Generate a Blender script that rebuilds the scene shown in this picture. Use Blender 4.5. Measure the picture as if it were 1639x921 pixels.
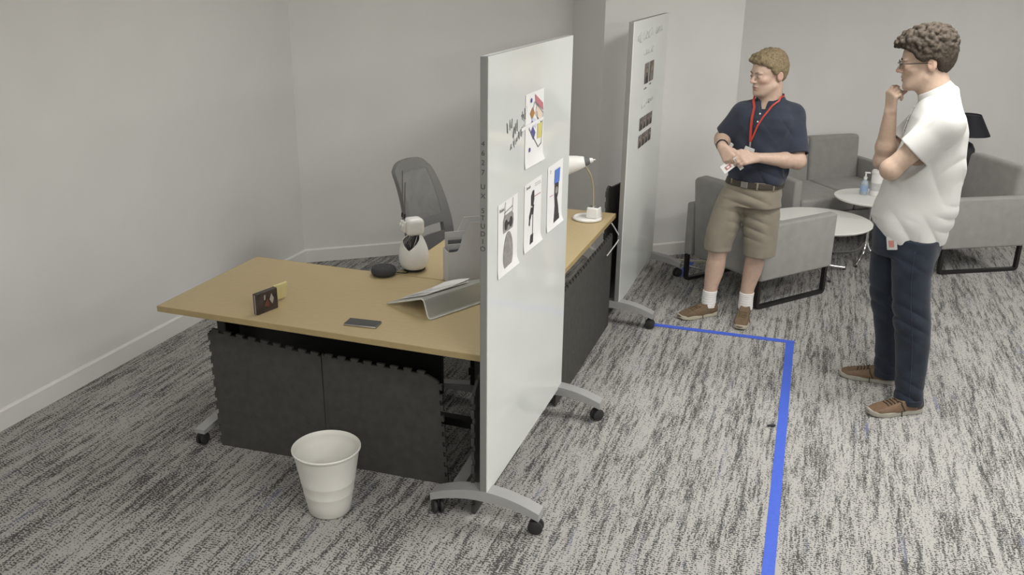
import bpy, bmesh, math, random
import numpy as np
from mathutils import Vector, Matrix

for o in list(bpy.data.objects):
    bpy.data.objects.remove(o, do_unlink=True)
SC = bpy.context.scene
COL = SC.collection
PI = math.pi
random.seed(7)

# ------------------------------------------------------------------ camera
F_PX, PITCH, ROLL, YAW = 1444.1, .345248, .013695, .325893
fw = Vector((-math.sin(YAW)*math.cos(PITCH), math.cos(YAW)*math.cos(PITCH), -math.sin(PITCH)))
rt0 = Vector((math.cos(YAW), math.sin(YAW), 0))
up0 = rt0.cross(fw)
rt = rt0*math.cos(ROLL) + up0*math.sin(ROLL)
up = -rt0*math.sin(ROLL) + up0*math.cos(ROLL)
cam = bpy.data.cameras.new('camera')
cam_ob = bpy.data.objects.new('camera', cam)
COL.objects.link(cam_ob)
cam.sensor_fit = 'HORIZONTAL'
cam.sensor_width = 36.0
cam.lens = F_PX/1639*36.0
cam.clip_start = .05
cam_ob.matrix_world = Matrix(((rt.x, up.x, -fw.x, 0), (rt.y, up.y, -fw.y, 0), (rt.z, up.z, -fw.z, 2.17), (0, 0, 0, 1)))
SC.camera = cam_ob

# ------------------------------------------------------------------ world, lamps, exposure
world = bpy.data.worlds.new('world'); SC.world = world
world.use_nodes = True
world.node_tree.nodes['Background'].inputs[0].default_value = (.9, .92, 1, 1)
world.node_tree.nodes['Background'].inputs[1].default_value = .3
SC.view_settings.view_transform = 'Standard'
SC.view_settings.look = 'None'
SC.view_settings.gamma = 1.0
SC.view_settings.use_curve_mapping = False
SC.view_settings.exposure = 0.0
CEIL = 2.75
LAMPS = [(.6, 1.2, 42), (.6, 4.4, 44), (2.9, 1.2, 46), (2.9, 4.4, 44), (2.9, 7.6, 26), (.6, -1.4, 34), (-1.7, 1.2, 5), (-1.7, 4.4, 9), (-1.7, -1.4, 3)]
for i, (lx, ly, pw) in enumerate(LAMPS):
    li = bpy.data.lights.new('ceiling_lamp', 'AREA')
    li.shape = 'RECTANGLE'; li.size = .56; li.size_y = 1.16; li.energy = pw
    li.color = (1, .985, .955)
    lo = bpy.data.objects.new('ceiling_lamp', li)
    lo.location = (lx, ly, CEIL-.03); COL.objects.link(lo)

# ------------------------------------------------------------------ materials
def nodes_of(m):
    m.use_nodes = True
    nt = m.node_tree
    return nt, nt.nodes['Principled BSDF']

def M(name, col, rough=.55, metal=0., var=.06, vscale=30., bump=0., bscale=300., coat=0., trans=0., ior=1.45, stretch=(1, 1, 1), emit=0., sheen=0., spec=.5):
    m = bpy.data.materials.new(name)
    nt, b = nodes_of(m)
    N, L = nt.nodes, nt.links
    tc = N.new('ShaderNodeTexCoord'); mp = N.new('ShaderNodeMapping')
    mp.inputs['Scale'].default_value = stretch
    L.new(tc.outputs['Object'], mp.inputs['Vector'])
    no = N.new('ShaderNodeTexNoise'); no.inputs['Scale'].default_value = vscale; no.inputs['Detail'].default_value = 4
    L.new(mp.outputs[0], no.inputs['Vector'])
    cr = N.new('ShaderNodeValToRGB')
    cr.color_ramp.elements[0].position = .3; cr.color_ramp.elements[1].position = .7
    cr.color_ramp.elements[0].color = (*[max(0, c*(1-var)) for c in col], 1)
    cr.color_ramp.elements[1].color = (*[min(1, c*(1+var)) for c in col], 1)
    L.new(no.outputs['Fac'], cr.inputs[0]); L.new(cr.outputs[0], b.inputs['Base Color'])
    b.inputs['Roughness'].default_value = rough; b.inputs['Metallic'].default_value = metal
    b.inputs['IOR'].default_value = ior; b.inputs['Coat Weight'].default_value = coat
    b.inputs['Transmission Weight'].default_value = trans
    b.inputs['Sheen Weight'].default_value = sheen
    b.inputs['Specular IOR Level'].default_value = spec
    if emit:
        L.new(cr.outputs[0], b.inputs['Emission Color']); b.inputs['Emission Strength'].default_value = emit
    if bump:
        n2 = N.new('ShaderNodeTexNoise'); n2.inputs['Scale'].default_value = bscale; n2.inputs['Detail'].default_value = 3
        L.new(mp.outputs[0], n2.inputs['Vector'])
        bp = N.new('ShaderNodeBump'); bp.inputs['Strength'].default_value = bump; bp.inputs['Distance'].default_value = .002
        L.new(n2.outputs['Fac'], bp.inputs['Height']); L.new(bp.outputs[0], b.inputs['Normal'])
    return m

def fabric(name, col, scale=900, var=.12, bump=.4, rough=.9):
    """woven cloth: fine crossed threads plus soft mottling"""
    m = M(name, col, rough=rough, var=var, vscale=14, sheen=.15, spec=.2)
    nt, b = m.node_tree, m.node_tree.nodes['Principled BSDF']
    N, L = nt.nodes, nt.links
    tc = N.new('ShaderNodeTexCoord')
    w1 = N.new('ShaderNodeTexNoise'); w1.inputs['Scale'].default_value = scale; w1.inputs['Detail'].default_value = 1
    L.new(tc.outputs['Object'], w1.inputs['Vector'])
    bp = N.new('ShaderNodeBump'); bp.inputs['Strength'].default_value = bump; bp.inputs['Distance'].default_value = .001
    L.new(w1.outputs['Fac'], bp.inputs['Height']); L.new(bp.outputs[0], b.inputs['Normal'])
    return m

def carpet_material():
    m = bpy.data.materials.new('carpet'); nt, b = nodes_of(m); N, L = nt.nodes, nt.links
    b.inputs['Roughness'].default_value = .95; b.inputs['Specular IOR Level'].default_value = .1
    tc = N.new('ShaderNodeTexCoord')
    def mapped(scale):
        mp = N.new('ShaderNodeMapping'); mp.inputs['Scale'].default_value = scale
        L.new(tc.outputs['Object'], mp.inputs['Vector']); return mp.outputs[0]
    def noise(scale, detail=2, rough=.5):
        n = N.new('ShaderNodeTexNoise'); n.inputs['Scale'].default_value = 1; n.inputs['Detail'].default_value = detail
        n.inputs['Roughness'].default_value = rough
        L.new(mapped(scale), n.inputs['Vector']); return n.outputs['Fac']
    def math_(op, a, bb, clamp=False):
        n = N.new('ShaderNodeMath'); n.operation = op; n.use_clamp = clamp
        for i, v in enumerate((a, bb)):
            if v is None: continue
            if isinstance(v, (int, float)): n.inputs[i].default_value = v
            else: L.new(v, n.inputs[i])
        return n.outputs[0]
    def smooth(v, lo, hi):
        n = N.new('ShaderNodeMapRange'); n.interpolation_type = 'SMOOTHSTEP'
        n.inputs['From Min'].default_value = lo; n.inputs['From Max'].default_value = hi
        L.new(v, n.inputs['Value']); return n.outputs[0]
    # columns of yarn along y, each cut into short tufts at its own phase
    sx = N.new('ShaderNodeSeparateXYZ'); L.new(tc.outputs['Object'], sx.inputs[0])
    warp = math_('MULTIPLY', math_('SUBTRACT', noise((30, 30, 1), 1), .5), .006)
    cx = math_('FLOOR', math_('MULTIPLY', math_('ADD', sx.outputs[0], warp), 78.), None)
    wn = N.new('ShaderNodeTexWhiteNoise'); wn.noise_dimensions = '1D'; L.new(cx, wn.inputs['W'])
    ph = math_('MULTIPLY', wn.outputs['Value'], 6.28)
    row = math_('SINE', math_('ADD', math_('MULTIPLY', math_('ADD', sx.outputs[1], warp), 470.), ph), None)
    streak = noise((34, 2.4, 1), 3, .6)
    band = noise((9, .8, 1), 2)
    fine = noise((95, 10, 1), 2)
    dens = math_('ADD', math_('MULTIPLY', smooth(streak, .38, .66), .50), math_('MULTIPLY', smooth(band, .36, .66), .25))
    dens = math_('ADD', dens, math_('MULTIPLY', smooth(fine, .40, .68), .40))
    tick = math_('ADD', noise((135, 95, 1), 1), math_('MULTIPLY', row, .10))
    thr = math_('SUBTRACT', .735, math_('MULTIPLY', dens, .37))
    mask = smooth(math_('SUBTRACT', tick, thr), -.045, .045)
    soft = math_('MULTIPLY', smooth(math_('MULTIPLY', streak, math_('ADD', fine, .5)), .48, .74), .35)
    mask = math_('MAXIMUM', mask, soft)
    mx = N.new('ShaderNodeMix'); mx.data_type = 'RGBA'
    mx.inputs[6].default_value = (.39, .38, .36, 1); mx.inputs[7].default_value = (.058, .058, .057, 1)
    L.new(math_('MULTIPLY', mask, .92), mx.inputs[0])
    blue = math_('MULTIPLY', math_('MULTIPLY', smooth(noise((18, 2.2, 3), 2), .62, .72), mask), .55)
    m2 = N.new('ShaderNodeMix'); m2.data_type = 'RGBA'; L.new(blue, m2.inputs[0]); L.new(mx.outputs[2], m2.inputs[6])
    m2.inputs[7].default_value = (.20, .22, .34, 1)
    L.new(m2.outputs[2], b.inputs['Base Color'])
    bp = N.new('ShaderNodeBump'); bp.inputs['Strength'].default_value = .5; bp.inputs['Distance'].default_value = .003
    L.new(math_('SUBTRACT', 1., mask), bp.inputs['Height']); L.new(bp.outputs[0], b.inputs['Normal'])
    return m

def attr_material(name, rough=.55, bump=.15, bscale=400, sss=0.):
    m = bpy.data.materials.new(name); nt, b = nodes_of(m); N, L = nt.nodes, nt.links
    at = N.new('ShaderNodeAttribute'); at.attribute_name = 'Col'
    no = N.new('ShaderNodeTexNoise'); no.inputs['Scale'].default_value = 60; no.inputs['Detail'].default_value = 4
    tc = N.new('ShaderNodeTexCoord'); L.new(tc.outputs['Object'], no.inputs['Vector'])
    hs = N.new('ShaderNodeMix'); hs.data_type = 'RGBA'; hs.blend_type = 'MULTIPLY'; hs.inputs[0].default_value = .25
    L.new(at.outputs['Color'], hs.inputs[6]); L.new(no.outputs['Fac'], hs.inputs[7])
    gain = N.new('ShaderNodeMix'); gain.data_type = 'RGBA'; gain.blend_type = 'MULTIPLY'; gain.inputs[0].default_value = 1
    L.new(hs.outputs[2], gain.inputs[6]); gain.inputs[7].default_value = (1.12, 1.12, 1.12, 1)
    L.new(gain.outputs[2], b.inputs['Base Color'])
    b.inputs['Roughness'].default_value = rough
    b.inputs['Subsurface Weight'].default_value = sss
    b.inputs['Subsurface Radius'].default_value = (.012, .006, .004)
    b.inputs['Subsurface Scale'].default_value = 1.0
    n2 = N.new('ShaderNodeTexNoise'); n2.inputs['Scale'].default_value = bscale
    L.new(tc.outputs['Object'], n2.inputs['Vector'])
    bp = N.new('ShaderNodeBump'); bp.inputs['Strength'].default_value = bump; bp.inputs['Distance'].default_value = .001
    L.new(n2.outputs['Fac'], bp.inputs['Height']); L.new(bp.outputs[0], b.inputs['Normal'])
    return m

MAT = dict(
    wall=M('wall_paint', (.74, .732, .712), .85, var=.02, vscale=3, bump=.05, bscale=500),
    ceil=M('ceiling_tile', (.8, .8, .78), .9, var=.04, vscale=60, bump=.2, bscale=200),
    base=M('baseboard_paint', (.76, .745, .72), .5, var=.02, vscale=5),
    carpet=carpet_material(),
    wood=M('pale_maple', (.47, .37, .205), .42, var=.05, vscale=9, stretch=(3, 22, 22), bump=.03, bscale=60),
    wood_y=M('pale_maple_cross', (.50, .385, .195), .42, var=.05, vscale=9, stretch=(22, 3, 22), bump=.03, bscale=60),
    woodedge=M('maple_edge_band', (.36, .275, .135), .5, var=.08, vscale=20),
    foam=M('charcoal_foam', (.058, .056, .050), .85, var=.15, vscale=25, bump=.5, bscale=700),
    black=M('black_plastic', (.012, .012, .012), .5, var=.15, vscale=50),
    blackmetal=M('black_steel', (.014, .013, .012), .45, var=.1, vscale=50),
    rubber=M('wheel_rubber', (.025, .025, .025), .6, var=.1),
    alu=M('grey_powder_coat', (.26, .26, .25), .45, metal=.3, var=.03, vscale=20),
    alulight=M('silver_powder_coat', (.40, .40, .395), .38, metal=.25, var=.03, vscale=20),
    glassboard=M('white_glass_board', (.735, .76, .735), .12, var=.01, vscale=4, coat=.3),
    edgewhite=M('white_board_edge', (.8, .82, .8), .25, var=.01),
    paper=M('paper', (.80, .79, .785), .8, var=.02, vscale=10),
    ink=M('black_ink', (.03, .03, .03), .7, var=.2),
    greyink=M('grey_ink', (.18, .175, .175), .7, var=.2),
    palegrey=M('pale_grey_marker', (.48, .49, .48), .6, var=.15),
    faintgrey=M('faint_marker', (.55, .565, .55), .6, var=.06),
    white=M('white_plastic', (.80, .79, .765), .32, var=.02, vscale=8, coat=.2),
    whitematte=M('white_laminate', (.82, .815, .78), .35, var=.015, vscale=8),
    binwhite=M('bin_plastic', (.74, .725, .68), .45, var=.03, vscale=6),
    grey=M('grey_plastic', (.14, .14, .14), .5, var=.08),
    midgrey=M('chair_plastic', (.17, .17, .165), .6, var=.05),
    chrome=M('polished_chrome', (.75, .75, .75), .12, metal=1, var=.02),
    sofa=fabric('grey_wool_felt', (.315, .307, .292), scale=700, var=.06),
    chairmesh=fabric('grey_chair_mesh', (.20, .20, .192), scale=500, var=.1),
    tape=M('blue_tape', (.055, .115, .56), .6, var=.06, vscale=60),
    sticky=M('yellow_sticky', (.66, .60, .30), .8, var=.05),
    screen=M('phone_glass', (.035, .036, .038), .12, var=.05, coat=.3),
    darkfab=M('speaker_fabric', (.045, .045, .048), .8, var=.2, vscale=400, bump=.5, bscale=900),
    acrylic=M('frosted_acrylic', (.82, .83, .80), .3, var=.01, trans=.75, ior=1.3),
    acryledge=M('acrylic_edge', (.80, .80, .76), .25, var=.01, trans=.2),
    file=M('white_card', (.62, .615, .61), .75, var=.02),
    cordwhite=M('white_cord', (.70, .69, .66), .5, var=.02),
    cordbeige=M('beige_cord', (.52, .49, .40), .6, var=.03),
    beigeneck=M('tan_gooseneck', (.34, .29, .20), .5, var=.04),
    navy=fabric('navy_knit', (.034, .040, .058), scale=1200, var=.15),
    whiteknit=fabric('white_pique', (.56, .555, .535), scale=1200, var=.02, bump=.3),
    khaki=fabric('khaki_twill', (.245, .215, .168), scale=900, var=.07),
    denim=fabric('dark_denim', (.019, .025, .037), scale=900, var=.25),
    beltleather=M('dark_belt_leather', (.045, .036, .026), .55, var=.15, bump=.2),
    sock=fabric('white_rib', (.70, .68, .66), scale=500, var=.04, bump=.6),
    suede=M('taupe_suede', (.135, .092, .055), .9, var=.12, vscale=60, bump=.3, bscale=800),
    tanleather=M('tan_leather', (.150, .094, .055), .6, var=.14, vscale=50, bump=.2),
    darkpanel=M('charcoal_shoe_panel', (.055, .05, .042), .8, var=.1),
    lace=M('dark_lace', (.035, .028, .022), .8, var=.1),
    sole=M('cream_sole', (.42, .385, .30), .75, var=.06),
    sole2=M('grey_sole', (.33, .315, .27), .75, var=.06),
    red=M('red_lanyard', (.42, .045, .03), .6, var=.1),
    redprint=M('red_print', (.45, .20, .17), .7, var=.1),
    hair1=M('sandy_hair', (.215, .168, .100), .75, var=.35, vscale=120, bump=.9, bscale=350, spec=.25),
    hair2=M('dark_brown_hair', (.050, .039, .029), .75, var=.5, vscale=110, bump=.9, bscale=300, spec=.3),
    skin=attr_material('skin', .55, .2, 500, .08),
    bluegel=M('pale_blue_gel', (.62, .72, .80), .15, var=.03, trans=.4),
    bluelabel=M('blue_label', (.30, .42, .60), .5),
    greylabel=M('grey_label', (.52, .52, .51), .5),
    eyewhite=M('eye_white', (.36, .33, .30), .3),
    iris=M('iris', (.05, .04, .03), .2),
    glassframe=M('spectacle_frame', (.015, .015, .018), .35),
    lens=M('spectacle_lens', (.9, .92, .95), .05, trans=.95, ior=1.2),
    printred=M('print_rose', (.50, .19, .22), .75), printorange=M('print_orange', (.42, .20, .07), .75),
    printpeach=M('print_peach', (.72, .60, .50), .75), printblue=M('print_indigo', (.10, .10, .30), .75),
    printlilac=M('print_lilac', (.62, .62, .74), .75), printyellow=M('print_yellow', (.62, .56, .20), .75),
    printskyblue=M('print_sky_blue', (.10, .20, .55), .75), printgrey=M('print_grey', (.30, .28, .27), .75, var=.2, vscale=60),
    printdark=M('print_dark', (.05, .045, .045), .75, var=.3, vscale=80), photo1=M('photo_dark_brown', (.14, .105, .085), .5, var=.5, vscale=40, stretch=(1, 3, 1)),
    photo2=M('photo_grey_brown', (.20, .17, .155), .5, var=.5, vscale=40, stretch=(1, 3, 1)),
    photo3=M('photo_tan', (.36, .27, .20), .5, var=.4, vscale=40), coverdark=M('dark_box_print', (.045, .036, .032), .35, var=.5, vscale=25),
    covered=M('box_print_red', (.14, .05, .04), .5), coverpale=M('box_print_pale', (.38, .34, .32), .5),
    lampblack=M('black_lamp_shade', (.010, .010, .016), .7, var=.1), lampbody=M('charcoal_lamp_body', (.03, .03, .033), .4),
    diffuser=M('light_diffuser', (.95, .93, .88), .6, emit=4.),
    metal=M('brushed_steel', (.45, .44, .43), .35, metal=.9, var=.04),
)

# ------------------------------------------------------------------ mesh helpers
def link(o, parent=None):
    COL.objects.link(o)
    if parent is not None: o.parent = parent
    return o

def obj(name, bm, mat, parent=None, smooth=False, angle=None):
    me = bpy.data.meshes.new(name)
    bm.normal_update(); bm.to_mesh(me); bm.free()
    mats = mat if isinstance(mat, (list, tuple)) else [mat]
    for m_ in mats: me.materials.append(MAT[m_] if isinstance(m_, str) else m_)
    if smooth:
        me.polygons.foreach_set('use_smooth', [True]*len(me.polygons))
        if angle is not None:
            me.set_sharp_from_angle(angle=math.radians(angle))
    return link(bpy.data.objects.new(name, me), parent)

def thing(name, label, cat, loc=(0, 0, 0), rz=0., group=None):
    o = bpy.data.objects.new(name, None); link(o)
    o.location = loc; o.rotation_euler = (0, 0, rz); o.empty_display_size = .1
    return tag(o, label, cat, group)

def tag(o, label, cat, group=None):
    o['label'] = label; o['category'] = cat
    if group: o['group'] = group
    return o

def struct(o):
    o['kind'] = 'structure'; return o

def B(): return bmesh.new()

def merge(bm, t, mtx=None):
    me = bpy.data.meshes.new('tmp'); t.to_mesh(me); t.free()
    if mtx is not None: me.transform(mtx)
    bm.from_mesh(me); bpy.data.meshes.remove(me)
    return bm

def box(bm, c, s, r=0., seg=2, rot=None, taper=None):
    t = bmesh.new(); bmesh.ops.create_cube(t, size=1)
    for v in t.verts:
        v.co = Vector((v.co.x*s[0], v.co.y*s[1], v.co.z*s[2]))
        if taper and v.co.z > 0: v.co.x *= taper[0]; v.co.y *= taper[1]
    if r > 0:
        bmesh.ops.bevel(t, geom=list(t.edges), offset=r, segments=seg, profile=.5, affect='EDGES')
    m = Matrix.Translation(c)
    if rot is not None: m = m @ rot
    return merge(bm, t, m)

def prism(bm, pts, o, u, v, w):
    """closed outline pts (a, b) in the frame o + a*u + b*v, extruded by the vector w"""
    o, u, v, w = map(Vector, (o, u, v, w))
    n = len(pts)
    lo = [bm.verts.new(o + u*a + v*b) for a, b in pts]
    hi = [bm.verts.new(o + u*a + v*b + w) for a, b in pts]
    bm.faces.new(lo[::-1]); bm.faces.new(hi)
    for i in range(n):
        j = (i+1) % n
        bm.faces.new((lo[i], lo[j], hi[j], hi[i]))
    bmesh.ops.recalc_face_normals(bm, faces=bm.faces[:])
    return bm

def tube(bm, pts, r, n=10, flat=None):
    """round (or flat = (half width, half thickness)) sweep along pts; r may be a list"""
    pts = [Vector(p) for p in pts]
    rs = r if isinstance(r, (list, tuple)) else [r]*len(pts)
    rings = []
    d0 = (pts[1]-pts[0]).normalized()
    a = d0.orthogonal().normalized()
    if abs(d0.z) < .9: a = d0.cross(Vector((0, 0, 1))).normalized()
    for i, p in enumerate(pts):
        if i == 0: d = pts[1]-pts[0]
        elif i == len(pts)-1: d = pts[-1]-pts[-2]
        else: d = (pts[i]-pts[i-1]).normalized() + (pts[i+1]-pts[i]).normalized()
        d.normalize()
        a = (a - d*a.dot(d)).normalized(); b = d.cross(a)
        ring = []
        for k in range(n):
            t = 2*PI*k/n
            ca, sa = math.cos(t)*rs[i], math.sin(t)*rs[i]
            ring.append(bm.verts.new(p + a*ca + b*sa))
        rings.append(ring)
    for i in range(len(rings)-1):
        for k in range(n):
            j = (k+1) % n
            bm.faces.new((rings[i][k], rings[i][j], rings[i+1][j], rings[i+1][k]))
    bm.faces.new(rings[0][::-1]); bm.faces.new(rings[-1])
    return bm

def ribbon(bm, pts, nrm, w, th=.0012):
    """flat band through pts, lying across the normals nrm, width w"""
    pts = [Vector(p) for p in pts]; vs = []
    for i, p in enumerate(pts):
        d = (pts[min(i+1, len(pts)-1)] - pts[max(i-1, 0)]).normalized()
        nn = Vector(nrm[i] if isinstance(nrm, list) else nrm); nn = (nn - d*nn.dot(d)).normalized()
        s = d.cross(nn)
        vs.append([bm.verts.new(p + s*w/2), bm.verts.new(p - s*w/2), bm.verts.new(p - s*w/2 + nn*th), bm.verts.new(p + s*w/2 + nn*th)])
    for i in range(len(vs)-1):
        for k in range(4):
            j = (k+1) % 4
            bm.faces.new((vs[i][k], vs[i][j], vs[i+1][j], vs[i+1][k]))
    bm.faces.new(vs[0][::-1]); bm.faces.new(vs[-1])
    bmesh.ops.recalc_face_normals(bm, faces=bm.faces[:])
    return bm

def lathe(bm, prof, c=(0, 0, 0), n=40, mtx=None, sx=1., sy=1.):
    """revolve (r, z) profile; open or closed at the axis"""
    t = bmesh.new(); rings = []
    for r, z in prof:
        if r < 1e-6: rings.append([t.verts.new((0, 0, z))])
        else: rings.append([t.verts.new((r*math.cos(2*PI*k/n)*sx, r*math.sin(2*PI*k/n)*sy, z)) for k in range(n)])
    for a, b in zip(rings, rings[1:]):
        for k in range(n):
            j = (k+1) % n
            if len(a) == 1 and len(b) == 1: continue
            if len(a) == 1: t.faces.new((a[0], b[j], b[k]))
            elif len(b) == 1: t.faces.new((a[k], a[j], b[0]))
            else: t.faces.new((a[k], a[j], b[j], b[k]))
    bmesh.ops.recalc_face_normals(t, faces=t.faces[:])
    m = Matrix.Translation(c)
    if mtx is not None: m = m @ mtx
    return merge(bm, t, m)

def sphere(bm, c, r, n=16, sc=(1, 1, 1), rot=None):
    t = bmesh.new(); bmesh.ops.create_uvsphere(t, u_segments=n, v_segments=n//2+2, radius=r)
    m = Matrix.Translation(c)
    if rot is not None: m = m @ rot
    return merge(bm, t, m @ Matrix.Diagonal((*sc, 1)))

def bez(pts, n=24):
    """Catmull-Rom through pts"""
    P_ = [Vector(p) for p in pts]; P_ = [P_[0]*2-P_[1]] + P_ + [P_[-1]*2-P_[-2]]
    out = []
    segs = len(P_)-3; per = max(2, n//segs)
    for i in range(segs):
        p0, p1, p2, p3 = P_[i:i+4]
        for k in range(per):
            t = k/per
            out.append(.5*((2*p1) + (p2-p0)*t + (2*p0-5*p1+4*p2-p3)*t*t + (3*p1-p0-3*p2+p3)*t**3))
    out.append(P_[-2]); return out

def thick_sheet(bm, g, w):
    """close a grid of verts g into a thin sheet by adding a back layer offset by w"""
    w = Vector(w); nu, nv = len(g), len(g[0])
    h_ = [[bm.verts.new(v.co + w) for v in row] for row in g]
    for i in range(nu-1):
        for j in range(nv-1):
            bm.faces.new((g[i][j], g[i+1][j], g[i+1][j+1], g[i][j+1])); bm.faces.new((h_[i+1][j], h_[i][j], h_[i][j+1], h_[i+1][j+1]))
    rim = [(i, 0) for i in range(nu)] + [(nu-1, j) for j in range(1, nv)] + [(i, nv-1) for i in range(nu-2, -1, -1)] + [(0, j) for j in range(nv-2, 0, -1)]
    for (a, b_), (c, d_) in zip(rim, rim[1:]+rim[:1]): bm.faces.new((g[a][b_], g[c][d_], h_[c][d_], h_[a][b_]))
    bmesh.ops.recalc_face_normals(bm, faces=bm.faces[:])
    return bm

def text_mesh(name, body, size, mtx, mat, parent, extrude=.0003):
    cu = bpy.data.curves.new('lettering', 'FONT'); cu.body = body; cu.size = size; cu.extrude = extrude
    cu.align_x = 'CENTER'; cu.align_y = 'CENTER'
    to = bpy.data.objects.new('lettering', cu); COL.objects.link(to)
    bpy.context.view_layer.update()
    me = bpy.data.meshes.new_from_object(to.evaluated_get(bpy.context.evaluated_depsgraph_get()))
    bpy.data.objects.remove(to, do_unlink=True); bpy.data.curves.remove(cu)
    me.transform(mtx); me.name = name; me.materials.clear(); me.materials.append(MAT[mat])
    return link(bpy.data.objects.new(name, me), parent)

# ------------------------------------------------------------------ the room
D = Vector((.795, .607, 0)); NN = Vector((.607, -.795, 0))      # along / out of the slanted wall
K = Vector((-3.59, 5.69, 0))                                    # left wall meets slanted wall
XR, YF = 4.4, -2.6
far = K + D*((XR-K.x)/D.x)
CL = Vector((-1.530, 6.502, 0)); CR = Vector((-.632, 7.187, 0))  # pillar front edge, left and right

def quadwall(name, a, b, h=CEIL, th=.1, out=None, mat='wall'):
    a, b = Vector(a), Vector(b); d = (b-a).normalized(); nrm = Vector(out) if out else Vector((d.y, -d.x, 0))
    bm = B(); L = (b-a).length
    prism(bm, [(0, 0), (L, 0), (L, h), (0, h)], a, d, (0, 0, 1), nrm*(-th))
    return struct(obj(name, bm, mat))

bm = B(); vs = [bm.verts.new(p) for p in ((K.x, YF, 0), (XR, YF, 0), (XR, far.y, 0), (K.x, K.y, 0))]; bm.faces.new(vs)
struct(obj('floor', bm, 'carpet'))
bm = B()
box(bm, ((K.x+XR)/2, (YF+far.y)/2, CEIL+.03), (XR-K.x+.3, far.y-YF+.3, .06)); struct(obj('ceiling', bm, 'ceil'))
quadwall('wall_left', (K.x, YF, 0), K, out=(1, 0, 0))
quadwall('wall_back', K, far, out=NN)
quadwall('wall_right', (XR, far.y, 0), (XR, YF, 0), out=(-1, 0, 0))
quadwall('wall_front', (K.x, YF, 0), (XR, YF, 0), out=(0, 1, 0))
bm = B(); Lp = (CR-CL).length; dp = (CR-CL).normalized(); bp_ = Vector((-dp.y, dp.x, 0))
prism(bm, [(0, 0), (Lp, 0), (Lp, .605), (0, .605)], CL, dp, bp_, (0, 0, CEIL))
struct(obj('wall_pillar', bm, 'wall'))

def baseboard(name, a, b, nrm):
    a, b = Vector(a), Vector(b); d = (b-a).normalized(); nrm = Vector(nrm); bm = B()
    prism(bm, [(0, 0), (.014, 0), (.014, .094), (.008, .102), (0, .104)], a, nrm, (0, 0, 1), b-a)
    return struct(obj(name, bm, 'base'))
baseboard('baseboard_left', (K.x, YF, 0), K, (1, 0, 0))
baseboard('baseboard_back', K, far, NN)
baseboard('baseboard_pillar', CL, CR, (dp.y, -dp.x, 0))
baseboard('baseboard_pillar_side', CL - Vector((dp.y, -dp.x, 0))*.6, CL, -dp)

# ceiling light troffers (frame + diffuser); the lamps sit in them
for lx, ly, pw in LAMPS:
    t = thing('ceiling_light', 'recessed office light panel in the ceiling, '+{-1.7: 'left', .6: 'middle', .7: 'lounge', 2.9: 'right'}[lx]+' row, '+{-1.4: 'rearmost', 1.2: 'second', 4.4: 'third', 7.6: 'farthest', 7.2: 'over the sofa'}[ly], 'ceiling light', (lx, ly, CEIL), 0, 'ceiling light panels')
    bm = B()
    for sx_ in (-1, 1):
        box(bm, (sx_*.29, 0, -.008), (.03, 1.22, .016)); box(bm, (0, sx_*.595, -.008), (.55, .03, .016))
    obj('light_frame', bm, 'white', t)
    bm = B(); box(bm, (0, 0, -.004), (.55, 1.16, .006)); obj('diffuser', bm, 'diffuser', t)

# ------------------------------------------------------------------ whiteboards on casters
def whiteboard(label, x, y0, y1, z0, z1):
    yc = (y0+y1)/2; Ly = y1-y0
    t = thing('rolling_whiteboard', label, 'whiteboard', (x-.016, yc, 0))
    for s_ in (-1, 1):
        bm = B(); box(bm, (-.003, s_*(Ly/2-.012), (z0+z1)/2-.01), (.027, .024, z1-z0+.02), .003); obj('frame_post', bm, 'alu', t)
    for zz in (z0+.01, z1-.01):
        bm = B(); box(bm, (-.003, 0, zz), (.027, Ly-.048, .02), .003); obj('frame_rail', bm, 'alu', t)
    bm = B(); box(bm, (-.003, 0, (z0+z1)/2), (.018, Ly-.05, z1-z0-.04)); obj('back_panel', bm, 'alulight', t)
    bm = B(); box(bm, (.0135, 0, (z0+z1)/2), (.005, Ly-.002, z1-z0), .001, 1); obj('glass_panel', bm, 'glassboard', t)
    for s_ in (-1, 1):
        top = [(-.235+.47*i/16, 0) for i in range(17)]
        arc = lambda a: .162 - .055*(abs(a)/.235)**1.9
        outl = [(a, arc(a)) for a, _ in top] + [(a, arc(a)-.034-.012*(1-(abs(a)/.235))) for a, _ in top[::-1]]
        bm = B(); prism(bm, outl, (0, s_*(Ly/2-.03)-.0325, 0), (1, 0, 0), (0, 0, 1), (0, .065, 0))
        obj('foot', bm, 'alulight', t, True, 40)
        for q in (-1, 1):
            cc = bpy.data.objects.new('caster', None); cc.empty_display_size = .03
            link(cc, t); cc.location = (q*.215, s_*(Ly/2-.03), 0); cc.rotation_euler = (0, 0, .5*q + .4*s_)
            for w_ in (-1, 1):
                bm = B(); lathe(bm, [(0, -.009), (.024, -.009), (.031, -.005), (.031, .005), (.024, .009), (0, .009)], (0, w_*.014, .031), 20, Matrix.Rotation(PI/2, 4, 'X'))
                obj('wheel', bm, 'rubber', cc, True, 40)
            bm = B(); box(bm, (0, 0, .05), (.034, .012, .035), .004); tube(bm, [(0, 0, .045), (0, 0, .085)], .008)
            obj('fork', bm, 'black', cc)
    return t

WB1 = whiteboard('nearest tall rolling whiteboard with four printed sheets, beside the desk', -1.089, 2.945, 4.03, .15, 1.872)
WB2 = whiteboard('far rolling whiteboard with small photos, in front of the pillar', -1.068, 5.275, 6.42, .14, 1.865)

FX1 = -1.0885 + .0006   # writing face of the near board
def on_board(wb, X, y, z): return Vector((X - wb.location.x, y - wb.location.y, z))

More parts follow.
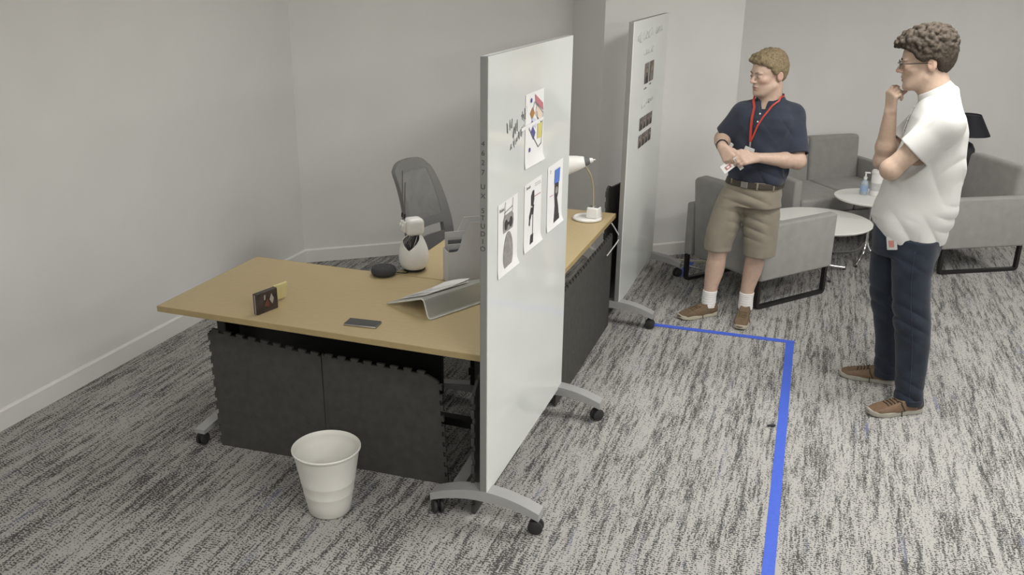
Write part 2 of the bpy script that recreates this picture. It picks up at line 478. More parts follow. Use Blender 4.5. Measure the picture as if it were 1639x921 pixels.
# hand-lettered note down the edge of the near board
for i, ch in enumerate('4627 UX STUDIO'):
    if ch == ' ': continue
    zs = [1.572, 1.539, 1.505, 1.47, 0, 1.418, 1.384, 0, 1.33, 1.303, 1.272, 1.243, 1.214, 1.186][i]
    mt = Matrix.Translation((-.0045, -(4.03-2.945)/2-.0006, zs)) @ Matrix.Rotation(PI/2, 4, 'X')
    text_mesh('lettering', ch, .026, mt, 'darkpanel', WB1)

# marker handwriting on the near board, three slanting words
def scribble(wb, X, y, z, w, h, n, mat, seed, slant=0., r=.0013):
    rnd = random.Random(seed); bm = B()
    for k in range(n):
        yk = y + w*(k+.1)/n; zk = z + slant*(k+.1)/n
        pts = []
        for q in range(5):
            pts.append(on_board(wb, X, yk + w/n*(.1+.75*rnd.random()), zk + h*(rnd.random()*.5 + (.5 if q % 2 else 0))))
        tube(bm, bez(pts, 12), r, 4)
    return obj('handwriting', bm, mat, wb)
scribble(WB1, FX1, 3.13, 1.575, .07, .045, 3, 'greyink', 3, .02)
scribble(WB1, FX1, 3.20, 1.545, .06, .05, 3, 'greyink', 4, .03)
scribble(WB1, FX1, 3.30, 1.585, .08, .05, 4, 'greyink', 5, .02)
scribble(WB1, FX1, 3.17, 1.495, .15, .04, 5, 'greyink', 6, .05)
scribble(WB1, FX1, 3.31, 1.55, .05, .03, 3, 'palegrey', 8, .01)
scribble(WB1, FX1, 3.21, 1.52, .12, .03, 4, 'palegrey', 9, .03)

# four printed sheets
def sheet(label, y, z, w=.222, h=.285, tilt=0., curl=.012, name='paper_sheet', X=FX1):
    t = thing(name, label, 'paper', (X+.0005, y, z), 0)
    t.rotation_euler = (tilt, 0, 0)
    bm = B(); nx, nz = 10, 12; g = []
    for i in range(nx+1):
        row = []
        for j in range(nz+1):
            a = (i/nx-.5)*w; b_ = (j/nz-.5)*h
            lift = curl*max(0, (.14-j/nz)/.14)**2*(.3+.7*i/nx) + .0008*math.sin(i/nx*PI)*(1-j/nz)
            row.append(bm.verts.new((lift+.0006, a, b_)))
        g.append(row)
    thick_sheet(bm, g, (-.0005, 0, 0))
    obj('page', bm, 'paper', t, True, 50)
    return t
def flat(t, name, pts, mat, lift=.0022, th=.0004):
    bm = B(); prism(bm, pts, (lift+.0004, 0, 0), (0, 1, 0), (0, 0, 1), (th, 0, 0)); return obj(name, bm, mat, t)
def disc(cy, cz, ry, rz, n=20): return [(cy+ry*math.cos(2*PI*k/n), cz+rz*math.sin(2*PI*k/n)) for k in range(n)]
def bar(a, b, w):
    a, b = Vector(a), Vector(b); d = (b-a).normalized(); s_ = Vector((-d.y, d.x))*w/2
    return [tuple(a+s_), tuple(a-s_), tuple(b-s_), tuple(b+s_)]

s1 = sheet('sheet with a coloured floor plan, top of the near whiteboard', 3.473, 1.546, .24, .292)
o1 = lambda y, z: (y-3.473, z-1.546)
flat(s1, 'plan_block', [o1(3.467, 1.682), o1(3.575, 1.634), o1(3.583, 1.603), o1(3.474, 1.651)], 'printred')
flat(s1, 'plan_block', [o1(3.437, 1.635), o1(3.465, 1.608), o1(3.432, 1.588), o1(3.404, 1.613)], 'printorange')
flat(s1, 'plan_block', [o1(3.49, 1.635), o1(3.575, 1.60), o1(3.56, 1.56), o1(3.475, 1.60)], 'printpeach', .0020)
flat(s1, 'plan_block', [o1(3.442, 1.558), o1(3.479, 1.528), o1(3.454, 1.502), o1(3.417, 1.535)], 'printblue')
flat(s1, 'plan_block', [o1(3.43, 1.60), o1(3.50, 1.572), o1(3.49, 1.545), o1(3.43, 1.565)], 'printlilac', .0020)
flat(s1, 'plan_block', [o1(3.509, 1.558), o1(3.569, 1.557), o1(3.565, 1.495), o1(3.505, 1.498)], 'printyellow')
for a, b_ in (((3.40, 1.575), (3.395, 1.555)), ((3.395, 1.555), (3.52, 1.462)), ((3.52, 1.462), (3.562, 1.472)), ((3.562, 1.472), (3.58, 1.60)), ((3.575, 1.595), (3.47, 1.65)), ((3.49, 1.61), (3.50, 1.585)), ((3.50, 1.585), (3.56, 1.558)), ((3.46, 1.655), (3.44, 1.62))):
    flat(s1, 'plan_line', bar(o1(*a), o1(*b_), .004), 'greyink', .0026)
for a in ((3.419, 1.663), (3.433, 1.572), (3.407, 1.469)): flat(s1, 'plan_dot', disc(*o1(*a), .010, .009), 'printblue', .0027)

s2 = sheet('sheet picturing a white egg-shaped robot, lowest on the near whiteboard', 3.158, 1.182, .226, .288)
flat(s2, 'printed_body', [(y+.0, z) for y, z in [(.055*math.cos(a)*(1-.12*math.sin(a)), -.065+.082*math.sin(a)) for a in [2*PI*k/28 for k in range(28)]]], 'printgrey')
flat(s2, 'printed_head', [(-.055+.0, .022), (.05, .022), (.06, .05), (.056, .075), (.04, .09), (-.045, .09), (-.058, .072), (-.06, .045)], 'printgrey', .0024)
for q in (-.03, .026): flat(s2, 'printed_eye', disc(q, .05, .019, .021), 'printdark', .0029)
flat(s2, 'printed_eye_band', bar((-.03, .05), (.026, .05), .012), 'printdark', .0028)
for a, b_ in (((-.045, .088), (-.038, .14)), ((.045, .088), (.05, .14)), ((-.05, .1), (.05, .108))): flat(s2, 'printed_antenna', bar(a, b_, .003), 'greyink', .0026)
text_mesh('print_title', 'Robot', .02, Matrix.Translation((.0026, -.075, .118)) @ Matrix.Rotation(PI/2, 4, 'Z') @ Matrix.Rotation(PI/2, 4, 'X'), 'greyink', s2)

s3 = sheet('sheet picturing a thin wheeled robot, middle of the near whiteboard low row', 3.473, 1.190, .23, .286)
flat(s3, 'printed_head', [(-.03, .082), (-.012, .1), (.008, .1), (.01, .06), (-.002, .035), (-.03, .04)], 'printdark')
flat(s3, 'printed_arm', bar((-.02, .03), (-.045, -.01), .022), 'printdark')
flat(s3, 'printed_arm', bar((-.045, -.005), (-.05, -.04), .012), 'printdark', .0024)
flat(s3, 'printed_torso', bar((.0, .04), (-.01, .0), .018), 'printdark', .0025)
flat(s3, 'printed_pole', bar((-.004, .04), (-.004, -.10), .005), 'printdark', .0024)
flat(s3, 'printed_base', [(-.045, -.132), (.002, -.128), (.004, -.085), (-.03, -.085)], 'printdark', .0026)
flat(s3, 'red_rule', bar((.0, .072), (.1, .068), .003), 'redprint'); flat(s3, 'text_line', bar((.02, .115), (.1, .113), .003), 'palegrey'); flat(s3, 'text_line', bar((.02, .124), (.09, .122), .003), 'palegrey')
text_mesh('print_title', 'Stretch', .018, Matrix.Translation((.0026, -.07, .125)) @ Matrix.Rotation(PI/2, 4, 'Z') @ Matrix.Rotation(PI/2, 4, 'X'), 'greyink', s3)

s4 = sheet('sheet picturing a blue-screened black robot, right end of the near whiteboard', 3.798, 1.195, .236, .292)
flat(s4, 'printed_screen', [(-.012, .115), (.068, .115), (.06, .05), (-.02, .055)], 'printskyblue')
flat(s4, 'printed_body', [(-.012, .055), (.05, .05), (.045, .0), (.03, -.02), (.05, -.06), (.07, -.125), (-.015, -.13), (-.002, -.05), (-.012, .0)], 'printdark', .0024)
flat(s4, 'printed_base', [(-.015, -.105), (.066, -.1), (.075, -.135), (-.02, -.135)], 'printdark', .0028)
flat(s4, 'printed_joint', disc(.015, .02, .02, .016), 'printgrey', .0029)
flat(s4, 'red_rule', bar((-.085, .01), (-.035, .008), .003), 'redprint')
text_mesh('print_title', 'T', .022, Matrix.Translation((.0026, -.08, .118)) @ Matrix.Rotation(PI/2, 4, 'Z') @ Matrix.Rotation(PI/2, 4, 'X'), 'greyink', s4)

bm = B(); prism(bm, bar((0, 0), (.285, .006), .012), (0, 0, 0), (0, 1, 0), (0, 0, 1), (.002, 0, 0))
o = obj('paper_strip', bm, 'paper'); o.location = (FX1+.0035, 3.295, 1.566); tag(o, 'thin white paper strip pointing from handwriting to the floor-plan sheet', 'paper strip')

# far board: faint headings and rows of small portrait photos
FX2 = -1.0675 + .0006
for (y, z, w, h, n_, sd) in ((5.37, 1.735, .40, .055, 7, 11), (5.80, 1.745, .08, .06, 1, 12), (5.96, 1.755, .24, .04, 5, 13), (5.60, 1.645, .32, .035, 6, 14), (5.58, 1.325, .42, .035, 7, 15)):
    scribble(WB2, FX2, y, z, w, h, n_, 'faintgrey', sd, .01, .005)
scribble(WB2, FX2, 5.67, 1.435, .09, .012, 3, 'greyink', 16, 0, .002); scribble(WB2, FX2, 5.84, 1.447, .06, .012, 2, 'greyink', 17, 0, .002)
def photo(y, z, w, h, mats, label, shear=0.):
    t = thing('photo_print', label, 'photo', (FX2+.0004, y, z), 0, 'portrait photos on the far board')
    flat(t, 'backing', [(-w/2, -h/2), (w/2, -h/2), (w/2, h/2), (-w/2, h/2)], mats[0], 0, .0012)
    flat(t, 'figure', [(-w*.34, -h*.5), (w*.34, -h*.5), (w*.3, -h*.2), (w*.12, -h*.08), (w*.2, h*.1), (w*.16, h*.3), (-w*.12, h*.3), (-w*.2, h*.08), (-w*.1, -h*.08), (-w*.32, -h*.2)], mats[1], .0012, .0004)
    flat(t, 'face', disc(0, h*.14, w*.15, h*.13, 12), mats[2], .0017, .0003)
photo(5.735, 1.533, .125, .125, ('photo2', 'printdark', 'photo3'), 'left photo of the upper pair on the far whiteboard')
photo(5.895, 1.533, .125, .125, ('photo1', 'photo2', 'photo3'), 'right photo of the upper pair on the far whiteboard')
ORD = ('first', 'second', 'third', 'fourth')
for r_, (zz, nm) in enumerate(((1.228, 'upper'), (1.119, 'lower'))):
    for k in range(4):
        photo(5.645+.107*k-.008*r_, zz-.002*k, .086, .078, (('photo1', 'photo2')[(k+r_) % 2], 'printdark', 'photo3'), f'{ORD[k]} small photo from left in the {nm} four-photo row, far whiteboard')

# ------------------------------------------------------------------ desks
def desk(label, loc, rz, wood, ends):
    """local: x along the 1.524 m length, y across 0.765"""
    Lx, Ly = 1.524, .765
    t = thing('office_desk', label, 'desk', loc, rz)
    bm = B(); box(bm, (0, 0, .7165), (Lx-.006, Ly-.006, .027), .002, 1); obj('desktop', bm, wood, t)
    for s_ in (-1, 1):
        bm = B(); box(bm, (0, s_*(Ly/2-.0015), .7165), (Lx, .003, .026), .001, 1); obj('edge_band', bm, 'woodedge', t)
        bm = B(); box(bm, (s_*(Lx/2-.0015), 0, .7165), (.003, Ly-.006, .026), .001, 1); obj('edge_band', bm, 'woodedge', t)
    for s_ in (-1, 1):
        lg = bpy.data.objects.new('t_leg', None); link(lg, t); lg.location = (s_*(Lx/2-ends[0 if s_ < 0 else 1]), 0, 0); lg.empty_display_size = .05
        bm = B(); box(bm, (0, 0, .39), (.05, .11, .60), .006); obj('column', bm, 'black', lg)
        bm = B(); box(bm, (0, 0, .69), (.05, .55, .024), .004); obj('top_bracket', bm, 'black', lg)
        bm = B()
        outl = [(-.29, .062), (-.29, .082), (-.06, .105), (.06, .105), (.29, .082), (.29, .062)]
        prism(bm, outl, (-.026, 0, 0), (0, 1, 0), (0, 0, 1), (.052, 0, 0)); obj('foot_bar', bm, 'alulight', lg)
        for q in (-1, 1):
            bm = B()
            for w_ in (-1, 1):
                lathe(bm, [(0, -.008), (.02, -.008), (.03, -.004), (.03, .004), (.02, .008), (0, .008)], (w_*.013, q*.272, .03), 18, Matrix.Rotation(PI/2, 4, 'Y'))
            box(bm, (0, q*.272, .045), (.012, .034, .04), .004)
            obj('caster', bm, 'rubber', lg, True, 40)
    bm = B(); box(bm, (0, .03, .19), (Lx-.30, .05, .04), .005); obj('stretcher_beam', bm, 'black', t)
    return t
DK1 = desk('pale maple desk nearest the camera, holding the phone and clear stand', (-1.904, 3.3885, 0), 0, 'wood', (.075, .13))
DK2 = desk('pale maple desk behind the near whiteboard, holding the white lamp', (-1.503, 4.535, 0), PI/2, 'wood', (.2, .12))
bm = B(); box(bm, (-.16, .09, .49), (1.12, .018, .42), .003); obj('modesty_panel', bm, 'black', DK1)
bm = B(); box(bm, (0, -.1, .545), (1.1, .018, .31), .003); obj('modesty_panel', bm, 'black', DK2)

# ------------------------------------------------------------------ interlocking foam mats leaned round the desks
def teeth(a, b, n, h, phase=0):
    """points from a to b with n dovetail teeth standing out to the left of a->b"""
    a, b = Vector(a), Vector(b); d = (b-a)/n; nrm = Vector((-d.y, d.x)).normalized()*h; out = []
    for i in range(n):
        p = a + d*i
        for f, g in ((.0, 0), (.26, 0), (.20, .9), (.25, 1), (.75, 1), (.80, .9), (.74, 0)):
            out.append(tuple(p + d*f + nrm*g))
    out.append(tuple(b)); return out
def foam_mat(label, o, u, outl, th=.013, lean=0.):
    u = Vector(u).normalized(); w = Vector((-u.y, u.x, 0))
    t = thing('foam_mat', label, 'foam mat', o, 0, 'foam mats standing round the desks')
    bm = B(); prism(bm, outl, (0, 0, 0), u, Vector((0, 0, 1)) + w*lean, w*th)
    obj('mat_sheet', bm, 'foam', t)
    return t
# near desk front: two mats (x measured from the left corner)
L1 = teeth((.012, .586), (.548, .533), 9, -.016)
foam_mat('charcoal foam mat under the near desk front, left of the two', (-2.510, 3.135, .0), (1.128, .05, 0),
         [(.012, 0), (.566, 0)] + teeth((.566, 0), (.560, .53), 9, 0)[1:-1] + [(.560, .532)] + [p for p in teeth((.560, .532), (.004, .584), 9, -.015)[1:-1]] + [(.004, .584)] + [p for p in teeth((.004, .584), (.012, .0), 10, -.009)[1:-1]])
foam_mat('charcoal foam mat under the near desk front, beside the white bin', (-1.946, 3.159, .0), (1.128, .04, 0),
         [(.002, 0), (.574, 0)] + [p for p in teeth((.574, 0), (.548, .496), 10, -.014)[1:-1]] + [(.548, .496), (.500, .520)] + [p for p in teeth((.500, .520), (.002, .535), 8, -.015)[1:-1]] + [(.002, .548)])
foam_mat('charcoal foam mat on edge behind the near whiteboard post, under the desk', (-1.166, 3.012, 0), (0, 1, 0),
         [(0, 0), (.58, 0), (.58, .60)] + teeth((.58, .60), (.04, .60), 9, -.014)[1:-1] + [(.04, .60), (.0, .565)] + teeth((0, .565), (0, 0), 9, -.014)[1:-1])
sq = lambda w, h: [(0, 0), (w, 0), (w, h)] + teeth((w, h), (0, h), 11, -.016)[1:-1] + [(0, h)]
foam_mat('charcoal foam mat on the aisle side of the lamp desk, nearer half', (-1.125, 4.06, 0), (0, 1, 0), sq(.598, .60))
foam_mat('charcoal foam mat on the aisle side of the lamp desk, farther half', (-1.128, 4.662, 0), (.0, 1, 0), sq(.60, .60))
foam_mat('upright charcoal foam mat rising past the lamp desk beside far whiteboard', (-1.182, 5.318, 0), (.05, .55, 0),
         [(0, 0), (.5, 0), (.5, .84), (.08, .868), (.03, .888), (.0, .875)] + teeth((0, .875), (0, .0), 13, -.014)[1:-1])

# ------------------------------------------------------------------ things on the desks
TZ = .7300
# voice puck
t = thing('speaker_puck', 'round charcoal smart speaker puck on the near desk', 'speaker', (-1.925, 3.742, TZ))
bm = B(); lathe(bm, [(0, .001), (.044, .001), (.055, .006), (.061, .016), (.0615, .028), (.057, .038), (.05, .0425), (0, .0435)], n=48); obj('fabric_shell', bm, 'darkfab', t, True)
bm = B(); lathe(bm, [(0, .0005), (.044, .0005), (.044, .003), (0, .003)]); obj('rubber_foot', bm, 'rubber', t)
bm = B()
for k in range(4):
    a = k*PI/2+.3; lathe(bm, [(0, .043), (.003, .043), (.003, .0445), (0, .0445)], (.028*math.cos(a), .028*math.sin(a), -.0004), 10)
obj('button', bm, 'grey', t)
bm = B(); tube(bm, bez([(-1.868, 3.765, .742), (-1.855, 3.79, .734), (-1.83, 3.80, .7335), (-1.84, 3.84, .7335)], 12), .0025, 6); o = obj('speaker_cable', bm, 'black'); tag(o, 'short black cable between the speaker puck and the robot', 'cable')
# phone
ph = math.atan2(3.172-3.154, 1.787-1.659)
t = thing('smartphone', 'dark smartphone lying flat on the near desk', 'phone', (-1.720, 3.134, TZ), ph-.06)
bm = B(); box(bm, (0, 0, .0045), (.146, .070, .009), .004, 3); obj('phone_body', bm, 'metal', t, True, 40)
bm = B(); box(bm, (0, 0, .0092), (.142, .066, .0008), .0003, 1); obj('screen', bm, 'screen', t)
# dark box
bd = Vector((.030, .117, 0)).normalized(); ang = math.atan2(bd.y, bd.x)
t = thing('card_box', 'small dark printed box standing on edge, near desk', 'box', (-2.183, 3.124, TZ), ang)
bm = B(); box(bm, (0, 0, .0475), (.118, .024, .094), .002, 1); obj('box_body', bm, 'coverdark', t)
bm = B(); prism(bm, [(-.02, .02), (.0, .05), (.012, .022), (.004, .01)], (0, -.0122, .012), (1, 0, 0), (0, 0, 1), (0, -.0006, 0)); obj('cover_shape', bm, 'covered', t)
bm = B(); prism(bm, [(.012, .045), (.024, .07), (.036, .045), (.026, .022)], (0, -.0122, .008), (1, 0, 0), (0, 0, 1), (0, -.0006, 0)); obj('cover_shape', bm, 'coverpale', t)
bm = B(); prism(bm, [(-.018, .058), (-.012, .058), (-.01, .08), (-.017, .08)], (0, -.0122, 0), (1, 0, 0), (0, 0, 1), (0, -.0006, 0)); obj('cover_shape', bm, 'coverpale', t)
bm = B(); box(bm, (-.0593, 0, .0475), (.0008, .005, .085)); obj('spine_strip', bm, 'coverpale', t)
# sticky note pad leaning behind
t = thing('sticky_note_pad', 'pale yellow sticky note pad upright behind the dark box', 'sticky notes', (-2.200, 3.258, TZ), ang)
bm = B(); box(bm, (0, 0, .0435), (.076, .010, .076), .001, 1, Matrix.Rotation(.18, 4, 'X')); obj('note_block', bm, 'sticky', t)
bm = B(); box(bm, (0, -.0072, .0435), (.072, .0012, .072), 0, 1, Matrix.Rotation(.18, 4, 'X')); obj('top_note', bm, 'sticky', t)

# white egg robot
RB = (-1.822, 3.868, TZ)
t = thing('desk_robot', 'white egg-shaped desk robot with rounded head and two antennae', 'robot', RB, 0)
bm = B(); lathe(bm, [(0, .002), (.05, .002), (.056, .006), (.056, .014), (0, .016)]); obj('base_ring', bm, 'black', t, True, 40)
prof = [(.052, .012), (.060, .018), (.0685, .035), (.0735, .058), (.0745, .078), (.071, .105), (.063, .132), (.053, .156), (.043, .176), (.034, .19)]
bm = B(); n = 64; notch_dir = math.atan2(-3.868, 1.822)       # the V notch faces the room
zt = []
inner = [(r-.004, z) for r, z in prof]
import bisect
def rad(z, pf):
    zs = [p[1] for p in pf]; i = max(1, min(len(zs)-1, bisect.bisect(zs, z))); a, b_ = pf[i-1], pf[i]
    return a[0] + (b_[0]-a[0])*(z-a[1])/(b_[1]-a[1])
outr, innr = [], []
NV = 14
for k in range(n):
    a = 2*PI*k/n
    phi = (a - notch_dir + .38 + PI) % (2*PI) - PI           # > 0 towards the chair side
    top = .114 + (.072*min(1, phi/1.45) if phi > 0 else .030*min(1, (-phi/.75))**.8)
    top = max(top, .114)
    if abs(phi) > 2.2: top = .17
    elif phi < -.75: top = .144 + .026*min(1, (-phi-.75)/1.45)
    elif phi > 1.45: top = .186 - .016*min(1, (phi-1.45)/.75)
    outr.append([bm.verts.new((rad(.012+(top-.012)*j/NV, prof)*math.cos(a), rad(.012+(top-.012)*j/NV, prof)*math.sin(a), .012+(top-.012)*j/NV)) for j in range(NV+1)])
    innr.append([bm.verts.new(((rad(.012+(top-.012)*j/NV, prof)-.004)*math.cos(a), (rad(.012+(top-.012)*j/NV, prof)-.004)*math.sin(a), .012+(top-.012)*j/NV)) for j in range(NV+1)])
for k in range(n):
    q = (k+1) % n
    for j in range(NV):
        bm.faces.new((outr[k][j], outr[q][j], outr[q][j+1], outr[k][j+1])); bm.faces.new((innr[q][j], innr[k][j], innr[k][j+1], innr[q][j+1]))
    bm.faces.new((outr[k][NV], outr[q][NV], innr[q][NV], innr[k][NV]))
bmesh.ops.recalc_face_normals(bm, faces=bm.faces[:])
obj('egg_shell', bm, 'white', t, True, 50)
bm = B(); lathe(bm, [(0, .09), (.055, .09), (.05, .10), (0, .10)]); obj('inner_deck', bm, 'grey', t)
rnd = random.Random(5)
for k in range(9):
    a = rnd.random()*2*PI; r0 = .012+.022*rnd.random()
    bm = B(); p0 = Vector((r0*math.cos(a), r0*math.sin(a), .095)); p1 = Vector((.025*math.cos(a+1.2), .025*math.sin(a+1.2), .185))
    tube(bm, bez([p0, (p0+p1)/2+Vector((.012*math.cos(a), .012*math.sin(a), 0)), p1], 10), .0035, 6); obj('neck_cable', bm, ('grey', 'metal', 'black')[k % 3], t, True)
bm = B(); tube(bm, [(0, 0, .1), (0, 0, .2)], .013, 12); obj('neck_post', bm, 'grey', t, True, 40)
hd = bpy.data.objects.new('robot_head', None); link(hd, t); hd.location = (.004, .0, .225); hd.rotation_euler = (0, 0, notch_dir + .35)
bm = B(); box(bm, (0, 0, 0), (.082, .092, .086), .024, 4); obj('head_shell', bm, 'white', hd, True)
bm = B(); box(bm, (-.005, -.052, .004), (.052, .014, .056), .006, 3); obj('face_plate', bm, 'white', hd, True)
for s_ in (-1, 1):
    bm = B(); lathe(bm, [(0, 0), (.011, 0), (.011, .006), (0, .008)], (s_*.0+ -.005 + s_*.016, -.059, .008), 16, Matrix.Rotation(PI/2, 4, 'X')); obj('eye_lens', bm, 'white', hd, True, 40)
for (q, ytop) in ((-.030, .295), (.004, .245)):
    bm = B(); tube(bm, [(q, -.048, .015), (q+.004, -.046, .12), (q+.012, -.044, ytop-.02)], .0024, 6); an = obj('antenna', bm, 'grey', hd)
    bm = B(); tube(bm, [(q, -.048, .045), (q+.001, -.047, .066)], .0048, 8); obj('antenna_sleeve', bm, 'black', hd)
    bm = B(); sphere(bm, (q, -.049, .022), .007, 12); obj('antenna_socket', bm, 'white', hd, True)
bm = B(); box(bm, (-.03, -.042, .013), (.022, .006, .008), .002); o = obj('blue_indicator', bm, 'bluelabel', t)

# clear reading stand with printed pages
t = thing('acrylic_stand', 'clear acrylic document stand with a folded front foot, near desk', 'document stand', (0, 0, TZ))
Ax, Ay = Vector((-1.727, 3.38, 0)), Vector((-1.499, 3.29, 0))
along = Vector((.434, .90, 0)).normalized()     # the long fold runs this way
prof = [(.0, .004), (.02, .011), (.218, .080), (.232, .078), (.238, .068), (.256, .012), (.262, .004), (.272, .002), (.276, .002)]
cross_d = (Ay-Ax).normalized()
th = .005
pr2 = []
pv = [Vector(p) for p in prof]
for i, p in enumerate(pv):
    d_ = (pv[min(i+1, len(pv)-1)]-pv[max(i-1, 0)]).normalized(); pr2.append((p.x - d_.y*th*-1*-1, p.y + d_.x*th))
outl = [tuple(p) for p in pv] + pr2[::-1]
bm = B(); prism(bm, outl, Vector((Ax.x, Ax.y, 0)), cross_d, (0, 0, 1), along*.385); obj('bent_sheet', bm, 'acrylic', t, True, 30)
bm = B(); tube(bm, [Vector((Ax.x, Ax.y, 0)) + cross_d*a + Vector((0, 0, b_+th*.5)) - along*.0015 for a, b_ in prof], .0032, 6); obj('polished_edge', bm, 'acryledge', t, True)
bm = B(); e0 = Vector((Ax.x, Ax.y, 0)) + cross_d*.276 + Vector((0, 0, .0045)); tube(bm, [e0, e0+along*.385], .0032, 6); obj('polished_edge', bm, 'acryledge', t, True)
bm = B(); e0 = Vector((Ax.x, Ax.y, 0)) + Vector((0, 0, .0065)); tube(bm, [e0, e0+along*.385], .0032, 6); obj('polished_edge', bm, 'acryledge', t, True)
slope = (Vector((0, 0, 1))*.069 + cross_d*.198).normalized(); pn = cross_d.cross(along).normalized()
pn = along.cross(slope).normalized(); pn = pn if pn.z > 0 else -pn
for k, (oa, ob_, ww, hh, rot_) in enumerate(((.035, .045, .170, .24, .03), (.028, .07, .175, .235, -.05), (.03, .085, .175, .23, .02))):
    base = Vector((Ax.x, Ax.y, TZ)) + cross_d*0 + Vector((0, 0, .0125)) + slope*oa + along*ob_ + pn*(.0015+.0016*k)
    pgt = thing('loose_page', ('bottom page of printed text on the clear stand', 'middle page of printed text on the clear stand', 'topmost page of printed text on the clear stand')[k], 'paper', base)
    u_ = (slope*math.cos(rot_) + along*math.sin(rot_)).normalized(); v_ = (along*math.cos(rot_) - slope*math.sin(rot_)).normalized()
    bm = B()
    g = [[bm.verts.new(u_*(ww*i/8) + v_*(hh*j/8) + pn*(.010*(j/8)**3*(k == 2) + .004*math.sin(i/8*PI)*k*.5)) for j in range(9)] for i in range(9)]
    thick_sheet(bm, g, -pn*.0004)
    obj('sheet', bm, 'paper', pgt, True, 60)
    if k == 2:
        for q in range(9):
            bm = B(); a0 = u_*(ww*(.90-.085*q)) + v_*(hh*.10) + pn*.0042; prism(bm, [(0, 0), (hh*(.55+.2*((q*7) % 3)/2), 0), (hh*(.55+.2*((q*7) % 3)/2), .0035), (0, .0035)], a0, v_, -u_, pn*.0003)
            obj('text_line', bm, 'palegrey', pgt)

# magazine file with papers
FO = Vector((-1.574, 3.716, TZ)); fd = Vector((.80, .60, 0)).normalized(); fp = Vector((-fd.y, fd.x, 0))
t = thing('magazine_file', 'white card magazine file holding papers, between robot and whiteboard', 'magazine file', FO, math.atan2(fd.y, fd.x))
side = [(0, 0), (.24, 0), (.24, .30), (.105, .30), (.072, .235), (.055, .175), (.045, .163), (.03, .16), (0, .160)]
for s_ in (0, 1):
    bm = B(); prism(bm, side, (0, s_*.098, 0), (1, 0, 0), (0, 0, 1), (0, .003, 0)); obj('side_panel', bm, 'file', t)
bm = B(); box(bm, (.0015, .05, .08), (.003, .096, .16)); obj('front_panel', bm, 'file', t)
bm = B(); box(bm, (.2385, .05, .15), (.003, .096, .30)); obj('spine_panel', bm, 'file', t)
bm = B(); box(bm, (.12, .05, .0015), (.234, .095, .003)); obj('floor_panel', bm, 'file', t)
for k, (q, hh, off) in enumerate(((.02, .165, .002), (.04, .185, .0), (.06, .20, .006), (.08, .235, -.004))):
    o = thing('folder', ('shortest', 'second shortest', 'second tallest', 'tallest')[k] + ' grey paper folder in the white magazine file', 'folder', FO + fp*q + Vector((0, 0, .004)), math.atan2(fd.y, fd.x), 'papers in the magazine file')
    bm = B(); box(bm, (.12+off, 0, hh/2), (.222, .0035, hh), .0008, 1); obj('folder_cover', bm, ('grey', 'greylabel', 'grey', 'file')[k], o)
    bm = B(); box(bm, (.125+off, .0024, hh/2-.004), (.21, .001, hh-.008)); obj('inner_page', bm, 'paper', o)

# white gooseneck desk lamp
LB = Vector((-1.252, 5.095, TZ))
t = thing('desk_lamp', 'white gooseneck desk lamp with organiser base at the desk end', 'desk lamp', LB, 0)
bm = B(); lathe(bm, [(0, .001), (.080, .001), (.087, .006), (.087, .014), (.080, .020), (.074, .018), (.070, .012), (0, .012)], n=44); obj('base_dish', bm, 'white', t, True, 40)
tw = bpy.data.objects.new('organiser_tower', None); link(tw, t); tw.location = (.036, .012, .012); tw.rotation_euler = (0, 0, -.15)
bm = B(); box(bm, (0, 0, .033), (.078, .072, .066), .008, 3, taper=(.9, .9)); obj('tower_body', bm, 'white', tw, True, 40)
for q in (-.018, .018):
    bm = B(); box(bm, (q, 0, .0662), (.024, .036, .002), .003, 2); obj('tray_slot', bm, 'grey', tw)
neck = [(.030, .012, .075), (.028, .012, .14), (.024, .012, .20), (.012, .006, .26), (-.012, .0, .305), (-.035, -.002, .333)]
bm = B(); tube(bm, bez(neck, 30), .0058, 10); obj('gooseneck', bm, 'beigeneck', t, True)
ax = Vector((-.125, -.028, -.030)).normalized()
rot_h = Vector((0, 0, 1)).rotation_difference(ax).to_matrix().to_4x4()
hp = Vector((-.028, -.001, .349))
sh = bpy.data.objects.new('lamp_head', None); link(sh, t); sh.location = hp; sh.rotation_mode = 'QUATERNION'; sh.rotation_quaternion = Vector((0, 0, 1)).rotation_difference(ax)
bm = B(); lathe(bm, [(.026, .0), (.032, .004), (.045, .05), (.055, .098), (.058, .108), (.0555, .108), (.052, .098), (.042, .05), (.029, .008), (0, .006)], n=36); obj('shade', bm, 'white', sh, True, 50)
bm = B(); lathe(bm, [(0, -.030), (.018, -.030), (.024, -.012), (.027, .002), (0, .004)], n=28); obj('collar', bm, 'grey', sh, True, 50)
bm = B(); lathe(bm, [(0, -.05), (.013, -.048), (.017, -.030), (0, -.028)], n=24); obj('rear_cap', bm, 'white', sh, True, 50)
bm = B(); lathe(bm, [(0, -.062), (.004, -.061), (.004, -.048), (0, -.047)], n=12); obj('switch_knob', bm, 'white', sh, True, 50)
bm = B(); sphere(bm, (0, 0, .055), .024, 14); obj('bulb', bm, 'paper', sh, True)

bm = B(); tube(bm, bez([(-1.118, 5.17, .70), (-1.105, 5.24, .64), (-1.092, 5.285, .585), (-1.096, 5.25, .56), (-1.103, 5.14, .545), (-1.108, 5.04, .535)], 30), .0038, 8)
o = obj('power_cord', bm, 'cordwhite', None, True); tag(o, 'white power cord looping off the lamp desk beside the foam mat', 'cord')

